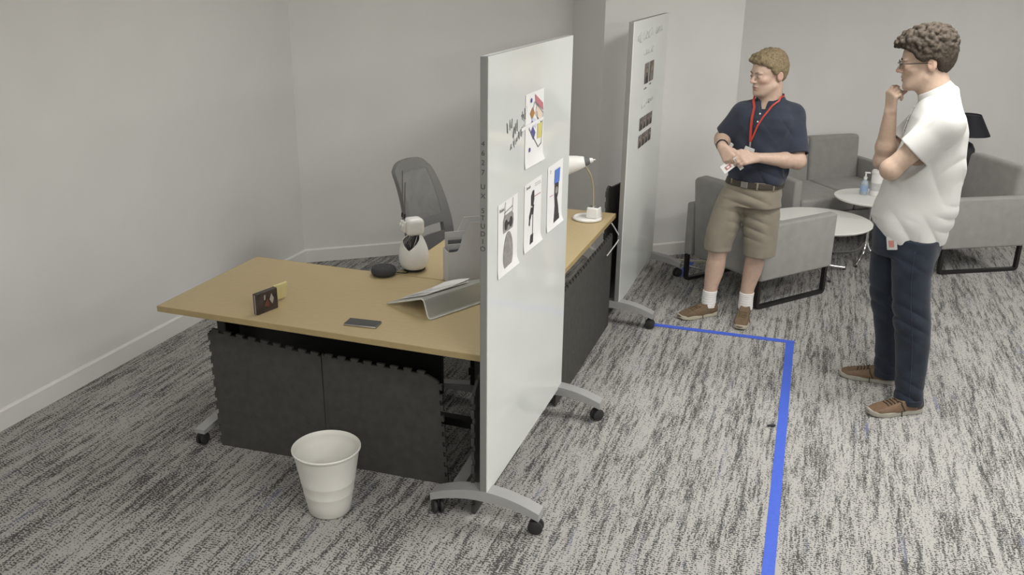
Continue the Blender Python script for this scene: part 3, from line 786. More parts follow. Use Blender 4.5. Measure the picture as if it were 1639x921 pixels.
# ------------------------------------------------------------------ waste bin
t = thing('waste_bin', 'white plastic waste bin on the carpet before the near desk', 'waste bin', (-1.752, 2.838, 0))
bm = B(); R0, R1, HB = .086, .136, .300
def br(z): return R0 + (R1-R0)*z/HB
pr = [(0, .002), (R0-.006, .002), (R0, .008)] + [(br(z), z) for z in (.06, .095)] + [(br(.10)+.0012, .10), (br(.104), .104), (br(.15), .15), (br(.154)+.0012, .154), (br(.158), .158), (br(.21), .21), (br(.28), .28)] + [(R1, .288), (R1+.004, .291), (R1+.0045, .297), (R1+.001, HB), (R1-.003, .297), (br(.28)-.003, .28), (br(.255)-.003, .255), (br(.25)-.006, .25), (br(.06)-.006, .06), (R0-.008, .014), (0, .012)]
lathe(bm, pr, n=64); obj('bin_shell', bm, 'binwhite', t, True, 50)
bm = B(); box(bm, (-.03, -.02, .02), (.03, .02, .006), .002, 1, Matrix.Rotation(.5, 4, 'Z')); o = obj('paper_scrap', bm, 'paper', None); o.location = (-1.752, 2.838, 0); tag(o, 'white paper scrap on the bottom of the waste bin', 'paper scrap')

# ------------------------------------------------------------------ floor tape, cable, lint
def tape(label, a, b, w=.048):
    a, b = Vector(a), Vector(b); d = (b-a).normalized(); s_ = Vector((-d.y, d.x, 0))*w/2
    bm = B(); L = (b-a).length
    rnd = random.Random(int(L*1000))
    left = [(L*i/30, w/2+.0006*rnd.uniform(-1, 1)) for i in range(31)]; right = [(L*i/30, -w/2+.0006*rnd.uniform(-1, 1)) for i in range(30, -1, -1)]
    prism(bm, left+right, a+Vector((0, 0, .0008)), d, Vector((-d.y, d.x, 0)), (0, 0, .0006))
    return tag(obj('floor_tape', bm, 'tape'), label, 'tape', 'blue floor tape strips')
tape('long blue tape strip running down the aisle carpet toward the viewer', (.038, 1.7, 0), (-.014, 5.408, 0))
tape('blue tape strip crossing the carpet by the brown shoes', (.012, 5.392, .0007), (-.90, 5.372, .0007))
tape('blue tape strip on the carpet behind the armchair leg', (-.86, 6.38, 0), (-.81, 6.85, 0))
bm = B(); prism(bm, [(-.02, 0), (.02, 0), (.014, .012), (-.014, .012)], (-1.30, 6.69, 0), (.04, -.99, 0), (0, 0, 1), (.60, .12, 0)); o = obj('cable_cover', bm, 'cordbeige'); tag(o, 'beige floor cable cover along the foot of the pillar', 'cable cover')
bm = B(); tube(bm, bez([(-.72, 6.60, .006), (-.84, 6.66, .006), (-.93, 6.70, .006), (-.97, 6.66, .006), (-.9, 6.60, .006)], 20), .005, 6); o = obj('power_cord', bm, 'cordwhite', None, True); tag(o, 'white cord curled on the carpet behind the grey armchair', 'cord')
bm = B(); tube(bm, bez([(-.068, 4.222, .006), (-.055, 4.226, .010), (-.03, 4.24, .006)], 8), .0055, 6); o = obj('lint_scrap', bm, 'ink', None, True); tag(o, 'tiny dark scrap on the carpet beside the blue tape', 'scrap')

# ------------------------------------------------------------------ lounge seating
def sled(t, y, x0, x1, h=.20):
    bm = B(); w, th = .018, .030
    pts = [(x0, y, h), (x0, y, .03), (x0+.006, y, .018), (x0+.02, y, .0125), (x1-.02, y, .0125), (x1-.006, y, .018), (x1, y, .03), (x1, y, h)]
    hw = .012
    # square bar swept along pts
    V_ = [Vector(p) for p in pts]; rings = []
    for i, p in enumerate(V_):
        d = (V_[min(i+1, len(V_)-1)]-V_[max(i-1, 0)]).normalized(); s_ = Vector((0, 1, 0)); nn = d.cross(s_)
        rings.append([bm.verts.new(p + s_*a*.016 + nn*b_*hw) for a, b_ in ((1, 1), (1, -1), (-1, -1), (-1, 1))])
    for a, b_ in zip(rings, rings[1:]):
        for k in range(4): bm.faces.new((a[k], a[(k+1) % 4], b_[(k+1) % 4], b_[k]))
    bm.faces.new(rings[0][::-1]); bm.faces.new(rings[-1]); bmesh.ops.recalc_face_normals(bm, faces=bm.faces[:])
    return obj('sled_leg', bm, 'blackmetal', t)
def lounge(name, label, cat, loc, rz, seats=1, seatw=.58, group=None, depth=.72):
    W = seatw*seats/2
    t = thing(name, label, cat, loc, rz, group)
    xb, xf = -depth/2, depth/2
    for s_ in (-1, 1):
        bm = B(); box(bm, (.01, s_*(W+.0385), .3925), (depth-.02, .075, .385), .018, 4); obj('arm', bm, 'sofa', t, True, 60)
        sled(t, s_*(W+.045), xb+.035, xf-.03)
    bm = B(); box(bm, (.02, 0, .255), (depth-.06, 2*W-.004, .10), .012, 3); obj('seat_base', bm, 'sofa', t, True, 60)
    for k in range(seats):
        yc = -W + seatw*(k+.5)
        bm = B(); box(bm, (.065, yc, .365), (depth-.13, seatw-.005, .115), .025, 4); obj('seat_cushion', bm, 'sofa', t, True, 60)
        rk = Matrix.Rotation(-.10, 4, 'Y')
        bm = B(); box(bm, (xb+.075, yc, .49), (.125, seatw-.004, .600), .035, 5, rk); obj('backrest', bm, 'sofa', t, True, 60)
    bm = B(); box(bm, (xb+.32, 0, .205), (.03, 2*W, .02)); obj('cross_rail', bm, 'blackmetal', t)
    return t
lounge('armchair', 'grey fabric armchair with black sled legs behind the man in shorts', 'armchair', (-.325, 6.362, 0), math.radians(51), 1, .60, 'grey lounge armchairs')
lounge('armchair', 'grey fabric armchair with black sled legs at the right picture edge', 'armchair', (1.0925, 7.613, 0), math.radians(210), 1, .60, 'grey lounge armchairs')
so = K + D*4.325 + NN*.43
lounge('sofa', 'two-seat grey fabric sofa against the back wall', 'sofa', (so.x, so.y, 0), math.atan2(NN.y, NN.x), 2, .52, None, .78)

# ------------------------------------------------------------------ low tables
def pedestal_table(name, label, loc, r, h, feet, fr, group=None, rz=0.):
    t = thing(name, label, 'table', loc, rz, group)
    bm = B(); lathe(bm, [(0, h-.018), (r-.012, h-.018), (r, h-.006), (r, h-.002), (r-.002, h), (0, h)], n=72); obj('table_top', bm, 'whitematte', t, True, 30)
    bm = B(); lathe(bm, [(0, h-.024), (.06, h-.024), (.06, h-.018), (0, h-.018)]); obj('mount_plate', bm, 'chrome', t)
    bm = B(); tube(bm, [(0, 0, .13), (0, 0, h-.02)], [.016, .014], 16); obj('column', bm, 'chrome', t, True, 50)
    for k in range(feet):
        a = 2*PI*k/feet; c, s_ = math.cos(a), math.sin(a)
        bm = B(); tube(bm, bez([(.006*c, .006*s_, .20), (.012*c, .012*s_, .13), (.05*c, .05*s_, .07), (fr*.55*c, fr*.55*s_, .035), (fr*c, fr*s_, .014)], 20), [.012]*5+[.0115]*6+[.010]*8+[.009]*10, 10) if False else tube(bm, bez([(.006*c, .006*s_, .20), (.012*c, .012*s_, .13), (.05*c, .05*s_, .07), (fr*.55*c, fr*.55*s_, .035), (fr*c, fr*s_, .014)], 20), .0115, 10)
        lg = obj('curved_leg', bm, 'chrome', t, True, 60)
        bm = B(); lathe(bm, [(0, 0), (.011, 0), (.012, .006), (.006, .014), (0, .015)], (fr*c, fr*s_, 0), 12); obj('glide', bm, 'black', lg, True, 50)
    return t
pedestal_table('coffee_table', 'low round white coffee table in front of the sofa', (.078, 6.886, 0), .381, .40, 4, .26, rz=.5)
pedestal_table('side_table', 'taller small round white table with chrome base, holding the sanitizer', (.452, 7.335, 0), .285, .508, 4, .24, rz=-.25)
STZ = .508
t = thing('sanitizer_bottle', 'clear blue hand sanitizer pump bottle on the small white table', 'bottle', (.382, 7.395, STZ))
bm = B(); lathe(bm, [(0, .001), (.026, .001), (.029, .005), (.029, .085), (.024, .105), (.012, .115), (.012, .122), (0, .122)], n=28); obj('bottle_body', bm, 'bluegel', t, True, 40)
bm = B(); lathe(bm, [(.0295, .025), (.0297, .025), (.0297, .075), (.0295, .075)], n=28); obj('label_band', bm, 'bluelabel', t, True, 40)
bm = B(); lathe(bm, [(0, .120), (.014, .120), (.014, .138), (.007, .142), (.0055, .165), (0, .166)], n=18); box(bm, (.012, 0, .172), (.042, .013, .011), .003); obj('pump_head', bm, 'white', t, True, 40)
t = thing('wipes_canister', 'white wipes canister beside the sanitizer on the small table', 'canister', (.468, 7.40, STZ))
bm = B(); lathe(bm, [(0, .001), (.042, .001), (.044, .005), (.044, .165), (.042, .17), (0, .17)], n=32); obj('canister_body', bm, 'white', t, True, 40)
bm = B(); lathe(bm, [(0, .168), (.046, .168), (.047, .172), (.0465, .190), (.04, .198), (0, .199)], n=32); obj('lid', bm, 'white', t, True, 40)
bm = B(); lathe(bm, [(.0443, .04), (.0445, .04), (.0445, .10), (.0443, .10)], n=32); obj('label_band', bm, 'greylabel', t, True, 40)

# lamp on a corner stand behind the man in white
CS = K + D*5.80 + NN*.36
t = thing('corner_stand', 'small dark corner table behind the right-hand armchair', 'table', (CS.x, CS.y, 0))
bm = B(); lathe(bm, [(0, .48), (.2, .48), (.205, .49), (.2, .50), (0, .50)], n=40); obj('table_top', bm, 'black', t, True, 40)
bm = B(); tube(bm, [(0, 0, .02), (0, 0, .48)], .02, 14); obj('column', bm, 'blackmetal', t, True, 40)
bm = B(); lathe(bm, [(0, 0), (.15, 0), (.15, .01), (.02, .025), (0, .025)], n=36); obj('base_plate', bm, 'blackmetal', t, True, 40)
t = thing('table_lamp', 'black table lamp with tapered shade behind the man in white', 'table lamp', (CS.x, CS.y, .50))
bm = B(); lathe(bm, [(0, .001), (.085, .001), (.10, .03), (.105, .09), (.095, .16), (.07, .205), (.03, .225), (.012, .232), (0, .233)], n=36); obj('lamp_body', bm, 'lampbody', t, True, 50)
bm = B(); tube(bm, [(0, 0, .225), (0, 0, .40)], .008, 10); obj('stem', bm, 'blackmetal', t, True, 50)
bm = B(); lathe(bm, [(.195, .285), (.198, .285), (.100, .462), (.097, .462), (.195, .285)], n=44); obj('lamp_shade', bm, 'lampblack', t, True, 50)
bm = B(); lathe(bm, [(0, .452), (.098, .452), (.098, .455), (0, .455)], n=44); obj('shade_top', bm, 'lampblack', t, True, 50)

# ------------------------------------------------------------------ office chair (faces the lamp desk)
wdir = Vector((.17, .985, 0)).normalized(); fdir = Vector((wdir.y, -wdir.x, 0))
t = thing('task_chair', 'grey mesh-backed task chair inside the corner of the two desks', 'chair', (-1.99, 4.80, 0), math.atan2(fdir.y, fdir.x))
def back_pt(u, v):
    """u across -1..1, v 0 bottom .. 1 top; local x forward, y left"""
    half = np.interp(v, [0, .12, .3, .6, .85, .95, 1.], [.235, .242, .236, .212, .190, .180, .166])
    z = .50 + .56*v
    x = -.155 - .02*v - .13*v*v - .055*(1-u*u)*(1-.5*v)
    z -= .045*(abs(u)**4)*v**6
    return Vector((x, u*half, z))
def back_patch(us, vs_, th, off=0.):
    bm = B(); g = [[bm.verts.new(back_pt(u, v) + Vector((off, 0, 0))) for v in vs_] for u in us]
    h_ = [[bm.verts.new(back_pt(u, v) + Vector((off-th, 0, -.004))) for v in vs_] for u in us]
    nu, nv = len(us), len(vs_)
    for i in range(nu-1):
        for j in range(nv-1):
            bm.faces.new((g[i][j], g[i+1][j], g[i+1][j+1], g[i][j+1])); bm.faces.new((h_[i+1][j], h_[i][j], h_[i][j+1], h_[i+1][j+1]))
    rim = [(i, 0) for i in range(nu)] + [(nu-1, j) for j in range(1, nv)] + [(i, nv-1) for i in range(nu-2, -1, -1)] + [(0, j) for j in range(nv-2, 0, -1)]
    for (a, b_), (c, d_) in zip(rim, rim[1:]+rim[:1]): bm.faces.new((g[a][b_], g[c][d_], h_[c][d_], h_[a][b_]))
    bmesh.ops.recalc_face_normals(bm, faces=bm.faces[:]); return bm
lin = lambda a, b_, n_: [a+(b_-a)*i/(n_-1) for i in range(n_)]
obj('mesh_panel', back_patch(lin(-.8, .8, 13), lin(.28, .93, 13), .010, .002), 'chairmesh', t, True, 40)
obj('back_rim', back_patch(lin(-1, -.72, 5), lin(.0, 1, 17), .026, .004), 'midgrey', t, True, 40)
obj('back_rim', back_patch(lin(.72, 1, 5), lin(.0, 1, 17), .026, .004), 'midgrey', t, True, 40)
obj('top_rim', back_patch(lin(-.73, .73, 9), lin(.88, 1, 5), .026, .004), 'midgrey', t, True, 40)
obj('lumbar_rail', back_patch(lin(-.73, .73, 9), lin(.27, .37, 5), .022, .004), 'midgrey', t, True, 40)
obj('lower_rail', back_patch(lin(-.73, .73, 9), lin(.0, .17, 5), .022, .004), 'midgrey', t, True, 40)
bm = B(); box(bm, (.06, 0, .455), (.44, .47, .07), .03, 4); obj('seat', bm, 'chairmesh', t, True, 50)
bm = B(); box(bm, (-.02, 0, .40), (.26, .22, .05), .01, 2); box(bm, (-.16, 0, .44), (.05, .16, .10), .01, 2); obj('seat_mechanism', bm, 'black', t)
bm = B(); tube(bm, [(0, 0, .09), (0, 0, .39)], [.03, .022], 16); obj('gas_column', bm, 'black', t, True, 40)
for k in range(5):
    a = 2*PI*k/5+.3; c, s_ = math.cos(a), math.sin(a)
    bm = B(); tube(bm, [(.02*c, .02*s_, .105), (.16*c, .16*s_, .09), (.29*c, .29*s_, .072)], [.026, .02, .016], 8); lg = obj('base_arm', bm, 'black', t, True, 40)
    bm = B(); lathe(bm, [(0, -.02), (.022, -.02), (.028, -.012), (.028, .012), (.022, .02), (0, .02)], (.29*c, .29*s_, .028), 16, Matrix.Rotation(a, 4, 'Z') @ Matrix.Rotation(PI/2, 4, 'X')); obj('caster_wheel', bm, 'rubber', lg, True, 40)

# ------------------------------------------------------------------ people: signed-distance bodies turned into one skin
class Field:
    def __init__(s, lo, hi, h):
        s.lo = np.array(lo, np.float32); s.h = np.float32(h)
        s.n = np.ceil((np.array(hi)-np.array(lo))/h).astype(int)+1
        s.F = np.full(s.n, 1.0, np.float32)
    def region(s, lo, hi, m):
        a = np.clip(np.floor((np.array(lo)-m-s.lo)/s.h).astype(int), 0, s.n)
        b_ = np.clip(np.ceil((np.array(hi)+m-s.lo)/s.h).astype(int)+1, 0, s.n)
        if np.any(b_ <= a): return None
        ax = [(s.lo[i]+s.h*np.arange(a[i], b_[i])).astype(np.float32) for i in range(3)]
        return tuple(slice(a[i], b_[i]) for i in range(3)), ax[0][:, None, None], ax[1][None, :, None], ax[2][None, None, :]
    def put(s, fn, lo, hi, k, mode='add'):
        g = s.region(lo, hi, k+.012)
        if g is None: return
        sl, X, Y, Z = g
        d = fn(X, Y, Z).astype(np.float32); A = s.F[sl]
        k = max(k, 1e-5)
        if mode == 'add':
            hh = np.maximum(k-np.abs(A-d), 0)/k; s.F[sl] = np.minimum(A, d)-hh*hh*k*.25
        else:                               # carve away
            d = -d; hh = np.maximum(k-np.abs(A-d), 0)/k; s.F[sl] = np.maximum(A, d)+hh*hh*k*.25
    def cone(s, a, b_, ra, rb, k=.01, mode='add'):
        a, b_ = np.array(a, float), np.array(b_, float); v = b_-a; L2 = max(v@v, 1e-9)
        def fn(X, Y, Z):
            px, py, pz = X-a[0], Y-a[1], Z-a[2]
            t = np.clip((px*v[0]+py*v[1]+pz*v[2])/L2, 0, 1)
            return np.sqrt((px-t*v[0])**2+(py-t*v[1])**2+(pz-t*v[2])**2) - (ra+(rb-ra)*t)
        r = max(ra, rb); s.put(fn, np.minimum(a, b_)-r, np.maximum(a, b_)+r, k, mode)
    def chain(s, pts, rs, k=.01, mode='add'):
        for i in range(len(pts)-1): s.cone(pts[i], pts[i+1], rs[i], rs[i+1], k, mode)
    def ell(s, c, r, ax=None, k=.01, mode='add'):
        c = np.array(c, float); r = np.array(r, float); A = np.eye(3) if ax is None else np.array(ax, float)   # rows: axes
        def fn(X, Y, Z):
            px, py, pz = X-c[0], Y-c[1], Z-c[2]; q0 = 0; q1 = 0
            for i in range(3):
                e = (px*A[i, 0]+py*A[i, 1]+pz*A[i, 2])/r[i]; q0 = q0+e*e; q1 = q1+(e/r[i])**2
            q0 = np.sqrt(q0); return q0*(q0-1)/np.maximum(np.sqrt(q1), 1e-6)
        R_ = np.sqrt(((A*r[:, None])**2).sum(0)); s.put(fn, c-R_, c+R_, k, mode)
    def loft(s, rows, u, k=.01, mode='add', p=2.3, wob=None, cap=.006):
        """rows (z, cx, cy, a, b): a along the horizontal axis u, b across it"""
        rows = sorted(rows); R_ = np.array(rows, float); u = np.array(u, float)/np.hypot(*u)
        zs = R_[:, 0]
        def fn(X, Y, Z):
            z = np.clip(Z[0, 0], zs[0], zs[-1]).astype(float)
            cx, cy, a, b_ = [np.interp(z, zs, R_[:, i]) for i in (1, 2, 3, 4)]
            ker = np.array([1, 2, 3, 2, 1])/9.
            if len(z) > 8:
                cx, cy, a, b_ = [np.convolve(np.pad(q, 2, mode='edge'), ker, 'valid') for q in (cx, cy, a, b_)]
            px, py = X-cx[None, None, :], Y-cy[None, None, :]
            e = np.abs(px*u[0]+py*u[1])/a; f = np.abs(-px*u[1]+py*u[0])/b_
            rr = (e**p+f**p+1e-9)**(1/p)
            d = (rr-1)*np.minimum(a, b_)
            if wob is not None: d = d - wob(X, Y, Z)
            dz = np.maximum(Z-zs[-1], zs[0]-Z)
            hh = np.maximum(cap-np.abs(d-dz), 0)/cap
            return np.maximum(d, dz)+hh*hh*cap*.25
        m = R_[:, 3:5].max(1)*1.05
        s.put(fn, (min(R_[:, 1]-m), min(R_[:, 2]-m), zs[0]), (max(R_[:, 1]+m), max(R_[:, 2]+m), zs[-1]), k, mode)
    def halfspace(s, pt, nrm):
        """keep the side where (p-pt).nrm < 0"""
        X = (s.lo[0]+s.h*np.arange(s.n[0]))[:, None, None]; Y = (s.lo[1]+s.h*np.arange(s.n[1]))[None, :, None]; Z = (s.lo[2]+s.h*np.arange(s.n[2]))[None, None, :]
        s.F = np.maximum(s.F, ((X-pt[0])*nrm[0]+(Y-pt[1])*nrm[1]+(Z-pt[2])*nrm[2]).astype(np.float32))
    def sample(s, p):
        i = np.clip(((np.array(p)-s.lo)/s.h).round().astype(int), 0, s.n-1); return float(s.F[tuple(i)])
    def push(s, p, d, gap):
        """slide p along d until it is gap outside the surface"""
        p = np.array(p, float); d = np.array(d, float); d /= np.linalg.norm(d)
        q = p - d*.10
        best = q
        for i in range(120):
            q = p - d*.10 + d*(.0025*i)
            if s.sample(q) < gap: best = q + d*.0025
        return best
    def mesh(s):
        F = s.F; F[[0, -1]] = 1; F[:, [0, -1]] = 1; F[:, :, [0, -1]] = 1
        I = F < 0; n = s.n
        c = [(i, j, k) for i in (0, 1) for j in (0, 1) for k in (0, 1)]
        sl = lambda o: tuple(slice(o[i], n[i]-1+o[i]) for i in range(3))
        cnt = np.zeros(n-1, np.uint8)
        for o in c: cnt += I[sl(o)]
        cells = np.argwhere((cnt > 0) & (cnt < 8))
        idx = np.full(n-1, -1, np.int32); idx[tuple(cells.T)] = np.arange(len(cells))
        acc = np.zeros((len(cells), 3)); num = np.zeros(len(cells))
        val = {o: F[tuple((cells+np.array(o)).T)] for o in c}
        for o in c:
            for ax_ in range(3):
                if o[ax_]: continue
                o2 = list(o); o2[ax_] = 1; o2 = tuple(o2)
                a, b_ = val[o], val[o2]; cr = (a < 0) != (b_ < 0)
                t_ = np.where(cr, a/np.where(cr, a-b_, 1), 0)
                p = np.array(o, float)[None].repeat(len(cells), 0); p[:, ax_] += t_
                acc += p*cr[:, None]; num += cr
        V_ = s.lo + s.h*(cells + acc/np.maximum(num, 1)[:, None])
        quads = []
        for ax_ in range(3):
            a = [slice(None)]*3; b_ = [slice(None)]*3; a[ax_] = slice(0, -1); b_[ax_] = slice(1, None)
            A, Bm = I[tuple(a)], I[tuple(b_)]
            e = np.argwhere(A != Bm); up_ = A[tuple(e.T)]
            u_, v_ = (ax_+1) % 3, (ax_+2) % 3
            q = []
            for du, dv in ((0, 0), (1, 0), (1, 1), (0, 1)):
                f = e.copy(); f[:, u_] -= du; f[:, v_] -= dv; q.append(idx[tuple(f.T)])
            q = np.stack(q, 1); q[~up_] = q[~up_][:, ::-1]; quads.append(q)
        return V_, np.concatenate(quads)

def field_obj(name, fld, mat, parent, base, colour=None, relax=1):
    V_, Q = fld.mesh()
    for _ in range(relax):                      # light Laplacian relaxation
        acc = np.zeros_like(V_); num = np.zeros(len(V_))
        for i in range(4):
            a, b_ = Q[:, i], Q[:, (i+1) % 4]
            np.add.at(acc, a, V_[b_]); np.add.at(num, a, 1); np.add.at(acc, b_, V_[a]); np.add.at(num, b_, 1)
        V_ = V_*.45 + .55*acc/np.maximum(num, 1)[:, None]
    me = bpy.data.meshes.new(name)
    me.vertices.add(len(V_)); me.vertices.foreach_set('co', (V_-np.array(base)).astype(np.float32).ravel())
    me.loops.add(Q.size); me.loops.foreach_set('vertex_index', Q.astype(np.int32).ravel())
    me.polygons.add(len(Q)); me.polygons.foreach_set('loop_start', np.arange(0, Q.size, 4, dtype=np.int32)); me.polygons.foreach_set('loop_total', np.full(len(Q), 4, np.int32))
    me.update(); me.validate()
    me.polygons.foreach_set('use_smooth', np.ones(len(me.polygons), bool))
    me.materials.append(MAT[mat])
    if colour is not None:
        at = me.color_attributes.new('Col', 'FLOAT_COLOR', 'POINT')
        c = np.ones((len(V_), 4), np.float32); c[:, :3] = colour(V_); at.data.foreach_set('color', c.ravel())
    return link(bpy.data.objects.new(name, me), parent)

nrm_ = lambda v: np.array(v, float)/np.linalg.norm(v)

class Head:
    def __init__(s, O, F, tilt, sc, roll=0.):
        """O eye-level centre, F horizontal facing, tilt down in radians"""
        F = nrm_(F); Lf = nrm_(np.cross((0, 0, 1), F)); U = np.array((0, 0, 1.))
        s.F = F*math.cos(tilt) - U*math.sin(tilt); s.U = U*math.cos(tilt) + F*math.sin(tilt); s.L = Lf
        s.O = np.array(O, float); s.sc = sc; s.ax = np.array((s.F, s.L, s.U))
    def w(s, x, y, z): return s.O + s.sc*(s.F*x + s.L*y + s.U*z)
    def loc(s, V_): return ((V_-s.O) @ s.ax.T)/s.sc
    def ell(s, f, c, r, k=.012, mode='add'): f.ell(s.w(*c), np.array(r)*s.sc, s.ax, k*s.sc, mode)
    def cone(s, f, a, b_, ra, rb, k=.012, mode='add'): f.cone(s.w(*a), s.w(*b_), ra*s.sc, rb*s.sc, k*s.sc, mode)
    def build(s, f, neck, jaw=1.):
        s.ell(f, (-.012, 0, .040), (.100, .077, .088), .02)
        s.ell(f, (.030, 0, .034), (.062, .064, .062), .02)
        s.ell(f, (.032, 0, -.028), (.060, .061, .070), .02)
        s.ell(f, (.040, 0, -.072), (.048, .048*jaw, .040), .02)
        s.ell(f, (.077, 0, -.097), (.018, .024*jaw, .017), .02)
        for q in (-1, 1):
            s.cone(f, (.0, q*.054*jaw, -.055), (.058, q*.028*jaw, -.092), .017, .017, .022)
            s.ell(f, (.058, q*.041, -.014), (.028, .024, .020), .018)
            s.ell(f, (.084, q*.028, .026), (.011, .025, .008), .014)
        for q in (-1, 1):
            s.ell(f, (.104, q*.032, .006), (.016, .020, .0115), .012, 'cut')
            s.ell(f, (.082, q*.0315, .006), (.0125, .0145, .0125), .004)
        s.cone(f, (.088, 0, .016), (.112, 0, -.022), .0075, .0105, .010)
        for q in (-1, 1): s.ell(f, (.099, q*.012, -.026), (.011, .0085, .008), .007)
        s.ell(f, (.088, 0, -.047), (.010, .014, .010), .012)
        s.ell(f, (.0905, 0, -.0545), (.0095, .023, .0055), .006)
        s.ell(f, (.089, 0, -.066), (.010, .019, .0065), .006)
        s.ell(f, (.101, 0, -.0600), (.008, .022, .0022), .004, 'cut')
        for q in (-1, 1):
            s.ell(f, (-.024, q*.0795, .002), (.020, .0095, .033), .006)
            s.ell(f, (-.028, q*.0775, -.002), (.014, .012, .022), .008)
            s.ell(f, (-.018, q*.0905, .005), (.0105, .006, .019), .005, 'cut')
        f.cone(s.w(-.030, 0, -.045), neck, .060*s.sc, .066*s.sc, .03)
        f.cone(s.w(.0, 0, -.06), np.array(neck)+s.F*.01, .050*s.sc, .056*s.sc, .03)
    def face_parts(s, parent, base):
        for q in (-1, 1):
            c = s.w(.0925, q*.0315, .0055) - np.array(base)
            rot = Matrix([[s.F[i], s.L[i], s.U[i]] for i in range(3)]).to_4x4()
            bm = B(); sphere(bm, c, 1, 16, (.0042*s.sc, .0095*s.sc, .0034*s.sc), rot); e = obj('eye', bm, 'eyewhite', parent, True)
            c2 = s.w(.0958, q*.0310, .0055) - np.array(base)
            bm = B(); sphere(bm, c2, 1, 12, (.002*s.sc, .0045*s.sc, .0042*s.sc), rot); obj('iris', bm, 'iris', e, True)
            bm = B()
            pts = [s.w(.098-.004*a*a*3-.0*a, q*(.012+.034*a), .0235+.006*math.sin(a*PI*.8)) - np.array(base) for a in (0, .25, .5, .75, 1.)]
            pts = [Vector(p) for p in pts]
            tube(bm, pts, [.0022, .0036, .0036, .003, .0014], 8); eb = obj('eyebrow', bm, s.browmat, parent, True)
    def hair(s, seed, n, rmin, rmax, thick, line, parent, base, mat, k=.007, h=.0032, fringe=None):
        f = Field(s.O-np.array((.19, .19, .16))*s.sc, s.O+np.array((.19, .19, .24))*s.sc, h)
        rnd = np.random.RandomState(seed); C0 = np.array((-.008, 0, .036)); R0 = np.array((.102, .079, .091))
        lx, lz = zip(*line)
        cnt = 0
        while cnt < n:
            d = nrm_(rnd.normal(size=3)); p = C0+d*R0
            if p[2] < np.interp(p[0], lx, lz): continue
            top = np.clip((d[2]+.15)/.9, 0, 1)
            r = rmin+(rmax-rmin)*rnd.rand()*(.4+.6*top)
            off = thick[0]+(thick[1]-thick[0])*top**1.2
            q = p + d*(off*(.55+.45*rnd.rand()) - r*.6)
            f.ell(s.w(*q), np.array((r, r, r))*s.sc*rnd.uniform(.8, 1.2, 3), s.ax, k*s.sc)
            f.ell(s.w(*(p+d*(off*.3-.002))), np.array((.013, .013, .013))*s.sc, s.ax, .008*s.sc)
            cnt += 1
        for p in (fringe or []):
            f.ell(s.w(*p[:3]), np.array((p[3],)*3)*s.sc, s.ax, k*s.sc)
        return field_obj('hair', f, mat, parent, base, relax=1)

def hand(f, w, dh, bh, side, curls, sc=1., spread=.0, thumb=None, k=.006):
    """w wrist, dh towards the knuckles, bh out of the back of the hand, side +1/-1 puts the thumb along cross(dh, bh)"""
    dh = nrm_(dh); bh = np.array(bh, float); bh = nrm_(bh-dh*(bh@dh)); sd = np.cross(dh, bh)*side
    w = np.array(w, float); tips = []
    offs = (.0315, .0108, -.0098, -.029); lens = (.070, .078, .072, .056); kl = (.088, .092, .087, .079)
    for i in range(4):
        root = w + dh*kl[i]*sc + sd*offs[i]*sc
        f.cone(w + sd*offs[i]*.55*sc + dh*.01*sc, root, .0165*sc, .0125*sc, .014)
        d = nrm_(dh + sd*offs[i]*spread*20); a = 0.; p = root
        rr = (.0105, .0095, .0085, .0072)
        for j, fr in enumerate((.46, .31, .23)):
            a += curls[i][j]
            dd = d*math.cos(a) - bh*math.sin(a)
            q = p + dd*lens[i]*fr*sc; f.cone(p, q, rr[j]*sc, rr[j+1]*sc, k); p = q
        tips.append(p)
    tb = w + dh*.022*sc + sd*.020*sc - bh*.006*sc
    tv = thumb if thumb is not None else [nrm_(dh*.6+sd*.75-bh*.35), nrm_(dh*.85+sd*.35-bh*.3), nrm_(dh*.95+sd*.1-bh*.3)]
    for d, L, r0, r1 in zip(tv, (.042, .034, .026), (.0155, .0125, .0108), (.0125, .0108, .0085)):
        q = tb + nrm_(d)*L*sc; f.cone(tb, q, r0*sc, r1*sc, .010); tb = q
    return tips, tb

